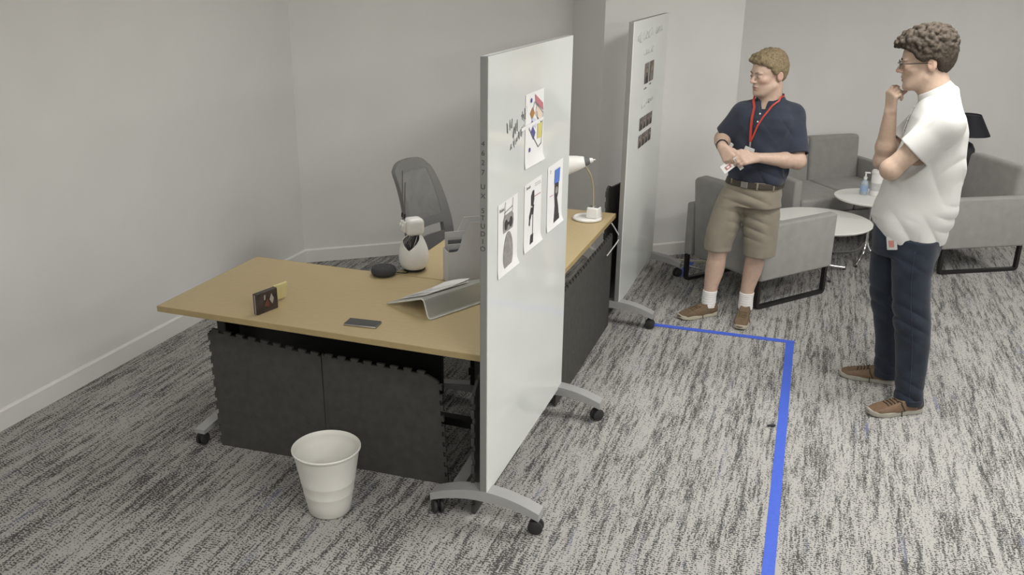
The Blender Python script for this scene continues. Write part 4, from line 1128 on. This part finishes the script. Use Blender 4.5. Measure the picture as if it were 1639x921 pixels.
def shoe(parent, base, toe, heel, upmat, solemat, wid=.052, panel=None, lacemat='lace', h=.0035, nlace=4):
    toe, heel = np.array((*toe, 0.)), np.array((*heel, 0.)); L = np.linalg.norm(toe-heel); d = (toe-heel)/L; sd = np.cross((0, 0, 1), d)
    P_ = lambda a, b_, z: heel + d*a*L + sd*b_ + np.array((0, 0, z))
    A = np.array((d, sd, (0, 0, 1)))
    lo = np.minimum(toe, heel)-.09; hi = np.maximum(toe, heel)+.09; lo[2] = -.012; hi[2] = .20
    # sole: outline of heel, waist and ball, extruded with a slight toe spring
    f = Field(lo, hi, h)
    def solefn(top, bot, grow):
        def fn(X, Y, Z):
            a = ((X-heel[0])*d[0]+(Y-heel[1])*d[1]); b_ = (X-heel[0])*sd[0]+(Y-heel[1])*sd[1]
            t_ = np.clip(a/L, .11, .86)
            half = np.interp(t_, [.11, .3, .5, .7, .86], [wid*.66, wid*.68, wid*.80, wid*.98, wid*.80])+grow
            dist = np.sqrt((a-t_*L)**2+b_**2)-half
            spring = .012*np.clip((a/L-.75)/.25, 0, 1)**2
            return np.maximum(dist, np.maximum(Z-(top+spring), (bot+spring)-Z))
        return fn
    f.put(solefn(.027, .001, .0), lo, hi, .004)
    so_ = field_obj('sole', f, solemat, parent, base, relax=1)
    f = Field(lo, hi, h)
    f.ell(P_(.80, 0, .024), (.062, wid*.80, .036), A, .02)
    f.ell(P_(.62, 0, .030), (.085, wid*.84, .046), A, .025)
    f.ell(P_(.42, 0, .040), (.085, wid*.74, .060), A, .025)
    f.ell(P_(.16, 0, .042), (.052, wid*.66, .058), A, .025)
    f.cone(P_(.20, 0, .05), P_(.19, 0, .085), wid*.62, wid*.64, .02)
    f.cone(P_(.45, 0, .075), P_(.36, 0, .088), .022, .024, .015)
    f.halfspace((0, 0, .022), (0, 0, -1)); f.halfspace(P_(.2, 0, .098), nrm_(np.array((0, 0, 1))+d*.28))
    f.cone(P_(.22, 0, .075), P_(.19, 0, .15), wid*.50, wid*.56, .006, 'cut')
    u_ = field_obj('upper', f, upmat, parent, base, relax=1)
    for i in range(nlace):
        a = .50+.055*i
        pts = []
        for b_ in np.linspace(-1, 1, 7):
            pts.append(Vector(f.push(P_(a+.012*abs(b_), b_*.026, .095-.028*i*.55-.008*b_*b_), (0, 0, 1), .0005) - np.array(base)))
        bm = B(); tube(bm, pts, .0028, 6); obj('lace', bm, lacemat, u_, True)
    for q in (-1, 1):
        pts = [Vector(f.push(P_(.50-.02*k_, q*(.012+.012*k_), .11-.012*k_), (0, 0, 1), .001) - np.array(base)) for k_ in range(4)]
        bm = B(); tube(bm, pts, .0026, 6); obj('lace', bm, lacemat, u_, True)
    if panel:
        g = Field(lo, hi, h); g.F = f.F-.0022
        g.halfspace(P_(.16, 0, .0), nrm_(d)); g.halfspace((0, 0, .03), (0, 0, -1))
        field_obj('heel_panel', g, panel, u_, base, relax=1)
        for q in (-1, 1):
            pts = [Vector(f.push(P_(.50-.035*k_, q*(.030+.010*min(k_, 2)), .085-.018*k_), sd*q+np.array((0, 0, .35)), .0008) - np.array(base)) for k_ in range(4)]
            bm = B(); tube(bm, pts, .0028, 6); obj('side_strap', bm, lacemat, u_, True)
    return u_

def skin_colour(h, base, blush, stubble, lips=(.33, .15, .12)):
    def fn(V_):
        c = np.tile(np.array(base, np.float32), (len(V_), 1))
        q = h.loc(V_); near = (np.abs(q) < .16).all(1)
        def blend(mask, col):
            c[:] = c*(1-mask[:, None]) + np.array(col, np.float32)*mask[:, None]
        g = lambda cc, rr: np.exp(-(((q-np.array(cc))/np.array(rr))**2).sum(1))*near
        for s_ in (-1, 1):
            blend(.6*g((.07, s_*.045, -.02), (.03, .022, .022)), blush)
            blend(.7*g((-.024, s_*.085, .0), (.03, .015, .04)), blush)
            blend(.45*g((.092, s_*.0315, .012), (.012, .02, .009)), np.array(base)*.72)
        blend(.6*g((.112, 0, -.022), (.012, .014, .014)), blush)
        if stubble is not None:
            m_ = near*np.clip((-.045-q[:, 2])/.02, 0, 1)*np.clip((q[:, 0]+.01)/.03, 0, 1)*np.clip((q[:, 2]+.14)/.02, 0, 1)
            blend(.55*m_, stubble)
        blend(np.clip(1.6*g((.098, 0, -.060), (.012, .020, .0085)), 0, .9), lips)
        return c
    return fn

def fold(ax_, fr, ph, amp):
    ax_ = np.array(ax_, float)
    return lambda X, Y, Z: amp*np.sin(fr*(X*ax_[0]+Y*ax_[1]+Z*ax_[2])+ph)

def crease(ax_, fr, ph, amp, mod):
    """soft ridges with sharper valleys, broken up by a slower wave along mod"""
    ax_ = np.array(ax_, float); mod = np.array(mod, float)
    def fn(X, Y, Z):
        a = X*ax_[0]+Y*ax_[1]+Z*ax_[2]; m_ = X*mod[0]+Y*mod[1]+Z*mod[2]
        return amp*(np.abs(np.sin(fr*a*.5+ph+.6*np.sin(m_*9)))**.7-.6)*(.5+.5*np.sin(m_*17+ph*2))
    return fn

# =============================================================== man in navy polo and khaki shorts
B1 = np.array((-.40, 5.72, 0.))
v1 = np.array((-.073, .997)); r1 = np.array((.997, .073))
th1 = math.radians(26)
F1 = -v1*math.cos(th1) - r1*math.sin(th1)           # way the chest faces
U1 = r1*math.cos(th1) - v1*math.sin(th1)            # his left
f3 = np.array((*F1, 0)); u3 = np.array((*U1, 0))
hf = math.radians(54)
H1 = Head((-.332, 5.735, 1.556), (*(-v1*math.cos(hf) - r1*math.sin(hf)), 0), .10, 1.04)
H1.browmat = 'hair1'
fb = Field((-.70, 5.34, .03), (.02, 5.98, 1.74), .004)
NK1 = (-.305, 5.762, 1.385)
H1.build(fb, NK1, 1.06)
# trunk under the clothes, then limbs
fb.loft([(.74, -.37, 5.745, .11, .07), (.90, -.34, 5.745, .13, .095), (1.20, -.325, 5.748, .15, .095), (1.36, -.31, 5.752, .12, .07), (1.40, -.305, 5.76, .06, .055)], U1, .03)
S_R, E_R, W_R = np.array((-.452, 5.745, 1.318)), np.array((-.570, 5.775, 1.150)), np.array((-.548, 5.565, 1.140))
S_L, E_L, W_L = np.array((-.170, 5.778, 1.318)), np.array((-.102, 5.668, 1.064)), np.array((-.325, 5.553, 1.090))
for S_, E_, W_ in ((S_R, E_R, W_R), (S_L, E_L, W_L)):
    fb.cone(S_, E_, .056, .046, .03); mid = E_*.68+W_*.32
    fb.cone(E_, mid, .044, .046, .02); fb.cone(mid, W_, .046, .029, .02)
    fb.ell(E_, (.044, .044, .044), None, .02)
hr = hand(fb, W_R+nrm_(W_R-E_R)*.01, (.060, -.030, -.075), (-.55, -.62, .55), -1,
     [(.35, .45, .3), (.45, .5, .35), (.5, .55, .35), (.55, .6, .35)], 1.0, .0, [nrm_((.9, -.2, -.25)), nrm_((.8, -.35, -.45)), nrm_((.6, -.3, -.7))])
hl = hand(fb, W_L+nrm_(W_L-E_L)*.01, (-.112, -.050, -.012), (.10, -.70, .62), 1,
     [(.3, .5, .35), (.4, .6, .4), (.45, .65, .4), (.5, .65, .4)], 1.0, .0, [nrm_((-.75, -.1, .45)), nrm_((-.95, -.15, .1)), nrm_((-.95, -.1, -.2))])
legL = [(.753, -.482, 5.735, .085), (.669, -.492, 5.732, .09), (.564, -.508, 5.725, .082), (.478, -.520, 5.718, .068), (.436, -.526, 5.712, .062), (.39, -.530, 5.710, .058), (.351, -.533, 5.712, .0615), (.30, -.537, 5.712, .0605), (.264, -.540, 5.706, .056), (.20, -.548, 5.692, .045), (.14, -.553, 5.682, .040), (.06, -.553, 5.675, .042)]
legR = [(.768, -.286, 5.750, .09), (.687, -.285, 5.750, .088), (.585, -.284, 5.748, .08), (.502, -.286, 5.742, .066), (.45, -.290, 5.738, .061), (.407, -.294, 5.736, .0585), (.352, -.296, 5.740, .060), (.30, -.302, 5.742, .058), (.265, -.308, 5.740, .052), (.20, -.318, 5.732, .044), (.14, -.321, 5.728, .040), (.06, -.320, 5.722, .042)]
for lg in (legL, legR): fb.loft([(z, x, y, r, r*1.02) for z, x, y, r in lg], U1, .02, p=2.0)
fb.ell((-.530, 5.672, .45), (.035, .02, .04), None, .03); fb.ell((-.296, 5.695, .425), (.035, .02, .04), None, .03)
P1 = field_obj('person', fb, 'skin', None, B1, skin_colour(H1, (.50, .355, .275), (.52, .295, .23), (.37, .265, .20)))
P1.location = B1
tag(P1, 'person in navy polo and khaki shorts with red lanyard, standing by armchair', 'person')
H1.face_parts(P1, B1)
H1.hair(3, 900, .006, .011, (.004, .028), [(-.13, -.07), (-.09, -.062), (-.06, -.05), (-.045, .015), (-.015, .042), (.008, .012), (.026, .050), (.05, .074), (.085, .083), (.13, .085)], P1, B1, 'hair1', .009,
        fringe=[(.085+.006*math.sin(i*2.1), -.05+.0125*i, .092+.006*math.sin(i*1.7), .013) for i in range(9)] + [(.070, -.045+.0125*i, .112+.004*math.sin(i*2.3), .015) for i in range(8)])
# polo
fs = Field((-.72, 5.50, .86), (.02, 5.98, 1.47), .0045)
wob = lambda X, Y, Z: (crease((.35, .3, 1), 70, .4, .009, (1, .4, .3))(X, Y, Z)*np.clip((1.16-Z)/.15, 0, 1)+crease((1, .2, .7), 50, .9, .008, (.2, .3, 1))(X, Y, Z)*np.clip((1.36-Z)/.1, 0, 1) + fold((1, .6, -.5), 30, 1.2, .003)(X, Y, Z) + fold((.8, -.3, .9), 55, 2, .0016)(X, Y, Z))
W1 = lambda w, b_: math.sqrt(max(w*w-(b_*math.sin(th1))**2, .003))/math.cos(th1)
shirt = [(z, x, y, W1(w, b_), b_) for z, x, y, w, b_ in ((.905, -.338, 5.744, .166, .126), (.93, -.334, 5.744, .172, .130), (.977, -.331, 5.744, .178, .130), (1.063, -.332, 5.746, .178, .122), (1.161, -.331, 5.748, .180, .120), (1.257, -.322, 5.748, .182, .120), (1.315, -.316, 5.750, .174, .108), (1.364, -.310, 5.752, .130, .085), (1.395, -.307, 5.757, .085, .070))]
fs.loft(shirt, U1, .02, wob=wob, cap=.02)
fs.cone((-.385, 5.74, 1.345), S_R+np.array((0, 0, -.005)), .060, .072, .05); fs.cone((-.235, 5.765, 1.35), S_L+np.array((0, 0, -.005)), .060, .074, .05)
cutR = S_R + (E_R-S_R)*.80; cutL = S_L + (E_L-S_L)*.84
def sleeve(f, S_, E_, t1, r0, r1_, wv):
    f.cone(S_, S_+(E_-S_)*t1, r0, r1_, .03)
    d = nrm_(E_-S_); c = S_+(E_-S_)*t1
    f.cone(c+d*.0, c+d*.09, r1_+.03, r1_+.03, .001, 'cut') if False else None
    ax_ = nrm_(np.cross(d, (0, 0, 1))); A = np.array((d, ax_, np.cross(d, ax_)))
    def slab(X, Y, Z):
        e = (X-c[0])*d[0]+(Y-c[1])*d[1]+(Z-c[2])*d[2]
        rr = np.sqrt(np.maximum((X-c[0])**2+(Y-c[1])**2+(Z-c[2])**2-e*e, 0))
        return np.maximum(np.maximum(-e, e-.14), rr-(r1_+.02))
    f.put(slab, c-.2, c+.2, .003, 'cut')
    f.cone(c-d*.05, c+d*.02, r1_-.014, r1_-.007, .003, 'cut')
sleeve(fs, S_R, E_R, .84, .072, .071, 0); sleeve(fs, S_L, E_L, .86, .075, .073, 0)
fs.cone(np.array(NK1)+f3*.075+np.array((0, 0, .06)), np.array(NK1)+f3*.105+np.array((0, 0, -.055)), .040, .008, .004, 'cut')
SH1 = field_obj('polo_shirt', fs, 'navy', P1, B1, relax=1)
# collar
fc = Field((-.46, 5.60, 1.28), (-.15, 5.90, 1.52), .0035)
nkc = np.array(NK1)+np.array((0, 0, .008)); hc = H1.w(-.03, 0, -.06)
cax = nrm_(nrm_(hc-nkc)+f3*.30)
fc.cone(nkc-cax*.022, nkc+cax*.046, .106, .078, .003)          # turned-down leaf
fc.cone(nkc-cax*.05, nkc+cax*.10, .096, .062, .003, 'cut')
fc.halfspace(nkc+cax*.044, cax)
fc.halfspace(nkc-cax*.022, -cax)
fc.cone(nkc+f3*.085+cax*.09, nkc+f3*.105-cax*.045, .052, .012, .003, 'cut')
field_obj('collar', fc, 'navy', SH1, B1, relax=1)
for k_, zz in enumerate((1.375, 1.335, 1.29)):
    p = fs.push(np.array((-.315, 5.75, zz))+f3*.12, f3, .001) - B1
    bm = B(); sphere(bm, p, .0055, 10, (1, 1, 1)); obj('button', bm, 'paper', SH1, True)
pl = [fs.push(np.array((-.315, 5.75, zz))+f3*.12, f3, .0015)-B1 for zz in np.linspace(1.385, 1.25, 8)]
bm = B(); ribbon(bm, pl, tuple(f3), .030, .0015); obj('placket', bm, 'navy', SH1, True, 60)
# shorts
fk = Field((-.66, 5.55, .42), (-.10, 5.95, .95), .0045)
wob = lambda X, Y, Z: crease((.3, .2, 1), 95, .7, .011, (1, .5, .2))(X, Y, Z)*np.clip((Z-.5)/.12, 0, 1)+fold((1, .8, .15), 38, .3, .0022)(X, Y, Z)
fk.loft([(.76, -.362, 5.742, .192, .135), (.80, -.362, 5.742, .19, .140), (.864, -.350, 5.742, .176, .134), (.925, -.340, 5.742, .164, .126)], U1, .02, wob=wob)
kl = [(.446, -.527, 5.713, .083), (.478, -.530, 5.716, .085), (.564, -.514, 5.726, .097), (.669, -.494, 5.733, .100), (.753, -.470, 5.738, .100), (.81, -.45, 5.74, .09)]
kr = [(.430, -.272, 5.742, .099), (.502, -.274, 5.746, .103), (.585, -.279, 5.750, .108), (.687, -.284, 5.750, .112), (.768, -.288, 5.750, .110), (.82, -.30, 5.745, .09)]
for q in (kl, kr): fk.loft([(z, x, y, r, r*1.08) for z, x, y, r in q], U1, .022, wob=wob, p=2.1)
fk.loft([(z, x, y, r-.008, r*1.06-.008) for z, x, y, r in kl if z < .6], U1, .003, 'cut', p=2.1); fk.loft([(z-.02, x, y, r-.008, r*1.06-.008) for z, x, y, r in kr if z < .6], U1, .003, 'cut', p=2.1)
KS = field_obj('shorts', fk, 'khaki', P1, B1, relax=1)
# waistband belt
fl = Field((-.56, 5.57, .86), (-.13, 5.92, .95), .0035)
brow = [(.886, -.346, 5.742, .183, .143), (.922, -.341, 5.742, .178, .139)]
fl.loft(brow, U1, .002, cap=.003); fl.loft([(z-.03+.06*i, x, y, a-.016, b_-.016) for i, (z, x, y, a, b_) in enumerate(brow)], U1, .001, 'cut')
BL = field_obj('belt', fl, 'beltleather', P1, B1, relax=0)
bc = np.array((-.344, 5.742, .905))+f3*.1435 - B1
ro = Matrix.Rotation(math.atan2(F1[1], F1[0]), 4, 'Z')
bm = B(); box(bm, bc, (.006, .045, .038), .003, 2, ro); obj('buckle', bm, 'metal', BL)
for q in (-.55, .45, 1.05):
    dq = f3*math.cos(q)*.140+u3*math.sin(q)*.180
    bm = B(); box(bm, np.array((-.344, 5.742, .905))+dq*1.03-B1, (.006, .012, .046), .002, 1, Matrix.Rotation(math.atan2(dq[1]/.134**2*.134**2, dq[0]), 4, 'Z')); obj('belt_loop', bm, 'khaki', KS)
for lg in (legL, legR):
    f_ = Field((lg[-1][1]-.08, lg[-1][2]-.09, .04), (lg[-1][1]+.08, lg[-1][2]+.09, .20), .0035)
    f_.loft([(z, x, y, r+.005, r*1.02+.005) for z, x, y, r in lg if z < .21 and z < .18] + [(.172, np.interp(.172, [.14, .2], [lg[-2][1], lg[-3][1]]), np.interp(.172, [.14, .2], [lg[-2][2], lg[-3][2]]), .047, .048)], U1, .003, p=2., wob=fold((0, 0, 1), 420, 0, .0009))
    field_obj('sock', f_, 'sock', P1, B1, relax=0)
shoe(P1, B1, (-.722, 5.522), (-.500, 5.712), 'suede', 'sole', .050, lacemat='suede')
shoe(P1, B1, (-.328, 5.462), (-.316, 5.768), 'suede', 'sole', .050, lacemat='suede')
# wrist band
wd = nrm_(W_R-E_R); f_ = Field(W_R-.06, W_R+.06, .003)
wc = W_R-wd*.022
f_.cone(wc-wd*.008, wc+wd*.008, .0375, .0355, .002); f_.halfspace(wc+wd*.009, wd); f_.halfspace(wc-wd*.009, -wd); f_.cone(wc-wd*.04, wc+wd*.04, .0335, .0325, .001, 'cut')
field_obj('wristband', f_, 'black', P1, B1, relax=0)
# lanyard, clip, badge
def drape(pts, gap=.004):
    return [Vector(fs.push(np.array(p), f3, gap)-B1) for p in pts]
ringp = lambda a: Vector(nkc+cax*(.048-.004*math.cos(a))+(f3*math.cos(a)+u3*math.sin(a))*(.084+.012*max(0, math.cos(a))) - B1)
lp = [ringp(-.85), Vector(nkc+cax*.012+(f3*math.cos(-.6)+u3*math.sin(-.6))*.112 - B1)] + drape([(-.398, 5.65, 1.37), (-.402, 5.63, 1.31), (-.405, 5.62, 1.26), (-.408, 5.60, 1.20), (-.41, 5.59, 1.165)])
bm = B(); ribbon(bm, lp, tuple(f3), .016, .0015); LN = obj('lanyard', bm, 'red', P1, True, 60)
rp = [ringp(1.25), Vector(nkc+cax*.026+(f3*math.cos(.95)+u3*math.sin(.95))*.105 - B1), Vector(nkc+cax*(-.004)+(f3*math.cos(.55)+u3*math.sin(.55))*.118 - B1)] + drape([(-.325, 5.65, 1.32), (-.355, 5.63, 1.27), (-.39, 5.60, 1.20), (-.41, 5.59, 1.165)], .006)
bm = B(); ribbon(bm, rp, tuple(f3+u3*.5), .010, .0015); obj('lanyard_strap', bm, 'red', LN, True, 60)
aa = np.linspace(1.25, 2*PI-.85, 14)
bm = B(); ribbon(bm, [ringp(a) for a in aa], [tuple(f3*math.cos(a)+u3*math.sin(a)) for a in aa], .012, .0015); obj('lanyard_strap', bm, 'red', LN, True, 60)
cp = Vector(lp[-1]) + Vector((0, -.004, -.015))
bm = B(); box(bm, cp, (.012, .006, .03), .002); obj('clip', bm, 'metal', LN)
bm = B(); box(bm, cp + Vector((-.006, -.006, -.05)), (.062, .002, .07), .002, 1, Matrix.Rotation(.3, 4, 'Y')); obj('badge_holder', bm, 'greylabel', LN)

# cards held in the hands
def card(label, c, rx, ry, rz, size, mat, printed=None):
    t_ = thing('card', label, 'card', c); t_.rotation_euler = (rx, ry, rz)
    bm = B(); box(bm, (0, 0, 0), (size[0], .0016, size[1]), .0005, 1); obj('card_body', bm, mat, t_)
    if printed:
        bm = B(); prism(bm, [(-size[0]*.28, -size[1]*.3), (size[0]*.2, -size[1]*.3), (size[0]*.2, size[1]*.12), (-size[0]*.28, size[1]*.12)], (0, -.001, 0), (1, 0, 0), (0, 0, 1), (0, -.0006, 0)); obj('card_print', bm, printed, t_)
        bm = B(); prism(bm, [(-size[0]*.14, -size[1]*.2), (size[0]*.06, -size[1]*.2), (size[0]*.06, size[1]*.0), (-size[0]*.14, size[1]*.0)], (0, -.0017, 0), (1, 0, 0), (0, 0, 1), (0, -.0006, 0)); obj('card_print', bm, 'paper', t_)
card('white card with red print under the fingers of the banded hand', (-.497, 5.528, 1.030), -.35, -.75, 0, (.086, .056), 'paper', 'redprint')
card('folded pale grey slip pinched between both hands of the man in navy', (-.437, 5.512, 1.055), -.2, .95, .15, (.085, .026), 'greylabel')

# =============================================================== man in white polo and jeans
B2 = np.array((.55, 4.83, 0.))
v2 = np.array((.116, .993)); r2 = np.array((.993, -.116))
F2 = np.array((*(-r2), 0.)); V2 = np.array((*v2, 0.))
H2 = Head((.443, 4.855, 1.742), F2 - V2*.06, .13, 1.08)
H2.browmat = 'hair2'
fb = Field((.20, 4.52, .02), (.76, 5.16, 1.90), .004)
NK2 = (.522, 4.845, 1.575)
H2.build(fb, NK2, .96)
fb.loft([(.86, .495, 4.848, .11, .12), (1.0, .50, 4.847, .13, .13), (1.3, .535, 4.843, .11, .14), (1.5, .53, 4.844, .085, .13), (1.58, .525, 4.845, .05, .05)], r2, .03)
S_N, E_N, W_N = np.array((.556, 4.672, 1.490)), np.array((.348, 4.660, 1.256)), np.array((.372, 4.900, 1.205))
S_F, E_F, W_F = np.array((.520, 5.015, 1.470)), np.array((.330, 4.958, 1.240)), np.array((.322, 4.888, 1.496))
for S_, E_, W_ in ((S_N, E_N, W_N), (S_F, E_F, W_F)):
    fb.cone(S_, E_, .056, .047, .03); mid = E_*.70+W_*.30
    fb.cone(E_, mid, .045, .047, .02); fb.cone(mid, W_, .047, .030, .02); fb.ell(E_, (.045, .045, .045), None, .02)
hand(fb, W_F+nrm_(W_F-E_F)*.008, nrm_((-.01, -.03, .17)), -r2[0]*np.array((.80, .0, 0))-V2*.62+np.array((0, 0, .1)), -1,
     [(.75, .85, .35), (1.15, 1.1, .6), (1.25, 1.2, .7), (1.3, 1.2, .7)], .98, .0, [nrm_((.45, .15, .7)), nrm_((.62, -.05, .65)), nrm_((.75, -.1, .5))], k=.004)
hand(fb, W_N+nrm_(W_N-E_N)*.008, nrm_((-.05, .16, .0)), np.array((-.7, .0, .4)), 1, [(.4, .4, .3)]*4, .98)
P2 = field_obj('person', fb, 'skin', None, B2, skin_colour(H2, (.47, .34, .26), (.50, .295, .225), None))
P2.location = B2
tag(P2, 'person in white polo and dark jeans with glasses, hand on chin', 'person')
H2.face_parts(P2, B2)
H2.hair(9, 1100, .008, .0145, (.016, .050), [(-.13, -.06), (-.10, -.075), (-.07, -.065), (-.052, .0), (-.03, .040), (.0, .028), (.012, .015), (.03, .045), (.05, .066), (.085, .082), (.13, .085)], P2, B2, 'hair2', .005,
        fringe=[(.098+.012*math.sin(i*2.1), -.058+.0075*i, .100+.014*math.sin(i*1.7), .012) for i in range(16)] + [(.116+.008*math.cos(i*3.), -.04+.011*i, .096+.012*math.sin(i*2.4), .009) for i in range(9)])
# spectacles
GL = None
base2 = B2
def hw(x, y, z): return Vector(H2.w(x, y, z)-B2)
for q in (-1, 1):
    ring = [hw(.108-.004*abs(math.cos(a)), q*(.033+.0235*math.cos(a)), .004+.0175*math.sin(a)) for a in np.linspace(0, 2*PI, 21)]
    bm = B(); tube(bm, ring, .0019, 6)
    if GL is None: GL = obj('glasses', bm, 'glassframe', P2, True)
    else: obj('rim', bm, 'glassframe', GL, True)
    bm = B(); c_ = bm.verts.new(hw(.108, q*.033, .004)); rv = [bm.verts.new(p) for p in ring[:-1]]
    for i in range(20): bm.faces.new((c_, rv[i], rv[(i+1) % 20]))
    obj('lens', bm, 'lens', GL, True)
    bm = B(); tube(bm, [hw(.105, q*.056, .010), hw(.10, q*.069, .011), hw(.06, q*.076, .010), hw(-.005, q*.083, .008), hw(-.03, q*.084, .0), hw(-.042, q*.082, -.02)], .0021, 6); obj('temple_arm', bm, 'glassframe', GL, True)
bm = B(); tube(bm, bez([hw(.109, -.0095, .010), hw(.113, 0, .013), hw(.109, .0095, .010)], 8), .0018, 6); obj('bridge', bm, 'glassframe', GL, True)
# white polo, worn loose
fs = Field((.22, 4.53, .84), (.76, 5.16, 1.66), .0045)
wob = lambda X, Y, Z: (crease((1, .2, .55), 46, .2, .011, (.3, .5, 1))(X, Y, Z)*np.clip((1.40-Z)/.25, 0, 1)+fold((-.6, .9, 1.1), 24, 1.0, .003)(X, Y, Z)
      + crease((.25, .1, 1), 90, .5, .012, (1, .6, .2))(X, Y, Z)*np.exp(-((Z-.98)/.09)**2)*np.clip((X-.42)/.1, 0, 1) + crease((.9, -.2, -.8), 60, 1.1, .008, (.2, 1, .8))(X, Y, Z)*np.exp(-((Z-1.28)/.12)**2))
fs.loft([(.862, .512, 4.846, .158, .172), (.90, .508, 4.847, .165, .176), (.938, .500, 4.848, .178, .178), (.993, .497, 4.848, .193, .178), (1.059, .505, 4.847, .196, .176), (1.141, .517, 4.846, .184, .174), (1.237, .528, 4.844, .172, .176), (1.332, .538, 4.843, .156, .180), (1.424, .541, 4.843, .142, .186), (1.50, .540, 4.844, .122, .180), (1.555, .537, 4.844, .098, .140), (1.60, .537, 4.844, .078, .090), (1.645, .552, 4.843, .050, .066)], r2, .02, wob=wob, cap=.02)
fs.cone((.535, 4.77, 1.52), S_N+np.array((0, 0, -.01)), .058, .080, .06); fs.cone((.53, 4.93, 1.52), S_F+np.array((0, 0, -.01)), .058, .076, .06)
sleeve(fs, S_N, E_N, .60, .082, .078, 0); sleeve(fs, S_F, E_F, .60, .080, .076, 0)
# side vent and curved hem
fs.cone((.520, 4.665, .945), (.524, 4.660, .845), .001, .024, .004, 'cut')
def hemcut(X, Y, Z):
    a = -((X-.50)*r2[0]+(Y-4.84)*r2[1])          # towards the front
    lim = .872 + np.clip((a-.02)/.15, 0, 1)**1.6*.075
    return (Z-lim)*.9
fs.put(lambda X, Y, Z: np.maximum(hemcut(X, Y, Z), -1), (.22, 4.53, .84), (.76, 5.16, .97), .003, 'cut')
SH2 = field_obj('polo_shirt', fs, 'whiteknit', P2, B2, relax=1)
fc = Field((.36, 4.70, 1.46), (.68, 4.99, 1.74), .0035)
nkc = np.array(NK2); cax = nrm_(np.array((.075, -.005, .10))); 
cc0 = np.array((.512, 4.844, 1.604)); cax = nrm_(np.array((-.50, .055, .86)))
fc.cone(cc0-cax*.030, cc0+cax*.034, .098, .076, .003)
fc.halfspace(cc0+cax*.032, cax); fc.halfspace(cc0-cax*.028, -cax)
fc.cone(cc0-cax*.06, cc0+cax*.08, .100, .054, .003, 'cut')
fc.cone(cc0+F2*.085+cax*.08, cc0+F2*.115-cax*.045, .040, .010, .003, 'cut')
field_obj('collar', fc, 'whiteknit', SH2, B2, relax=1)
pl = [fs.push(np.array((.53, 4.844, zz))+F2*.12, F2, .0015)-B2 for zz in np.linspace(1.56, 1.40, 8)]
bm = B(); ribbon(bm, pl, tuple(F2), .032, .0016); obj('placket', bm, 'whiteknit', SH2, True, 60)
for zz in (1.53, 1.47, 1.42):
    bm = B(); sphere(bm, fs.push(np.array((.53, 4.844, zz))+F2*.12, F2, .002)-B2, .0055, 10); obj('button', bm, 'greylabel', SH2, True)
# jeans
fk = Field((.30, 4.55, .03), (.72, 5.13, .98), .0045)
wob = lambda X, Y, Z: crease((.4, .2, 1), 85, .3, .011, (1, .6, .15))(X, Y, Z)*(np.exp(-((Z-.50)/.10)**2)+np.exp(-((Z-.10)/.10)**2)+.5*np.exp(-((Z-.80)/.08)**2))+fold((1, .7, .2), 30, 1, .0016)(X, Y, Z)
fk.loft([(.80, .490, 4.848, .160, .165), (.843, .490, 4.848, .166, .168), (.904, .490, 4.848, .170, .165), (.96, .490, 4.848, .165, .160)], r2, .02, wob=wob)
ln = [(.900, .525, 4.760, .105, .10), (.818, .525, 4.752, .106, .10), (.718, .526, 4.740, .096, .094), (.587, .543, 4.722, .091, .088), (.488, .562, 4.708, .091, .084), (.371, .580, 4.694, .084, .078), (.25, .592, 4.682, .076, .072), (.145, .600, 4.672, .069, .068), (.055, .607, 4.666, .068, .070)]
lf = [(.90, .445, 4.935, .10, .10), (.819, .444, 4.945, .108, .10), (.733, .444, 4.955, .107, .096), (.628, .443, 4.964, .098, .09), (.488, .457, 4.972, .088, .084), (.384, .480, 4.972, .080, .078), (.259, .501, 4.972, .073, .072), (.13, .511, 4.974, .069, .068), (.045, .516, 4.976, .069, .07)]
for q in (ln, lf): fk.loft(q, r2, .025, wob=wob, p=2.1)
for q in (ln, lf): fk.loft([(z-.012, x, y, a-.009, b_-.009) for z, x, y, a, b_ in q if z < .15], r2, .003, 'cut', p=2.1)
JN = field_obj('jeans', fk, 'denim', P2, B2, relax=1)
seam = [fk.push(np.array((np.interp(z, [r[0] for r in ln[::-1]], [r[1] for r in ln[::-1]])+.004, np.interp(z, [r[0] for r in ln[::-1]], [r[2] for r in ln[::-1]]), z))-V2*.08, -V2, .0008)-B2 for z in np.linspace(.86, .08, 26)]
bm = B(); tube(bm, [Vector(p) for p in seam], .0016, 5); obj('side_seam', bm, 'denim', JN, True)
for q in (ln, lf):
    a = q[-1]; f_ = Field((a[1]-.09, a[2]-.09, .03), (a[1]+.09, a[2]+.09, .10), .0035)
    f_.loft([(.05, a[1], a[2], .071, .073), (.082, a[1], a[2], .0715, .0735)], r2, .002, p=2.1, cap=.004); f_.loft([(.03, a[1], a[2], .062, .064), (.12, a[1], a[2], .062, .064)], r2, .002, 'cut', p=2.1)
    field_obj('hem', f_, 'denim', JN, B2, relax=0)
shoe(P2, B2, (.407, 4.533), (.678, 4.682), 'tanleather', 'sole2', .052, 'darkpanel')
shoe(P2, B2, (.266, 5.000), (.566, 4.984), 'tanleather', 'sole2', .052, 'darkpanel')
bd_ = fk.push(np.array((.425, 4.80, .885))-V2*.10, -V2+F2*.35, .008)-B2
bm = B(); box(bm, bd_+np.array((0, 0, -.005)), (.050, .002, .066), .002, 1, Matrix.Rotation(math.atan2(r2[1], r2[0])-.3, 4, 'Z') @ Matrix.Rotation(-.22, 4, 'Y')); bdg = obj('badge', bm, 'greylabel', P2)
bm = B(); box(bm, bd_+np.array((-.002, -.0018, -.008)), (.026, .002, .034), 0, 1, Matrix.Rotation(math.atan2(r2[1], r2[0])-.3, 4, 'Z') @ Matrix.Rotation(-.22, 4, 'Y')); obj('badge_print', bm, 'redprint', bdg)
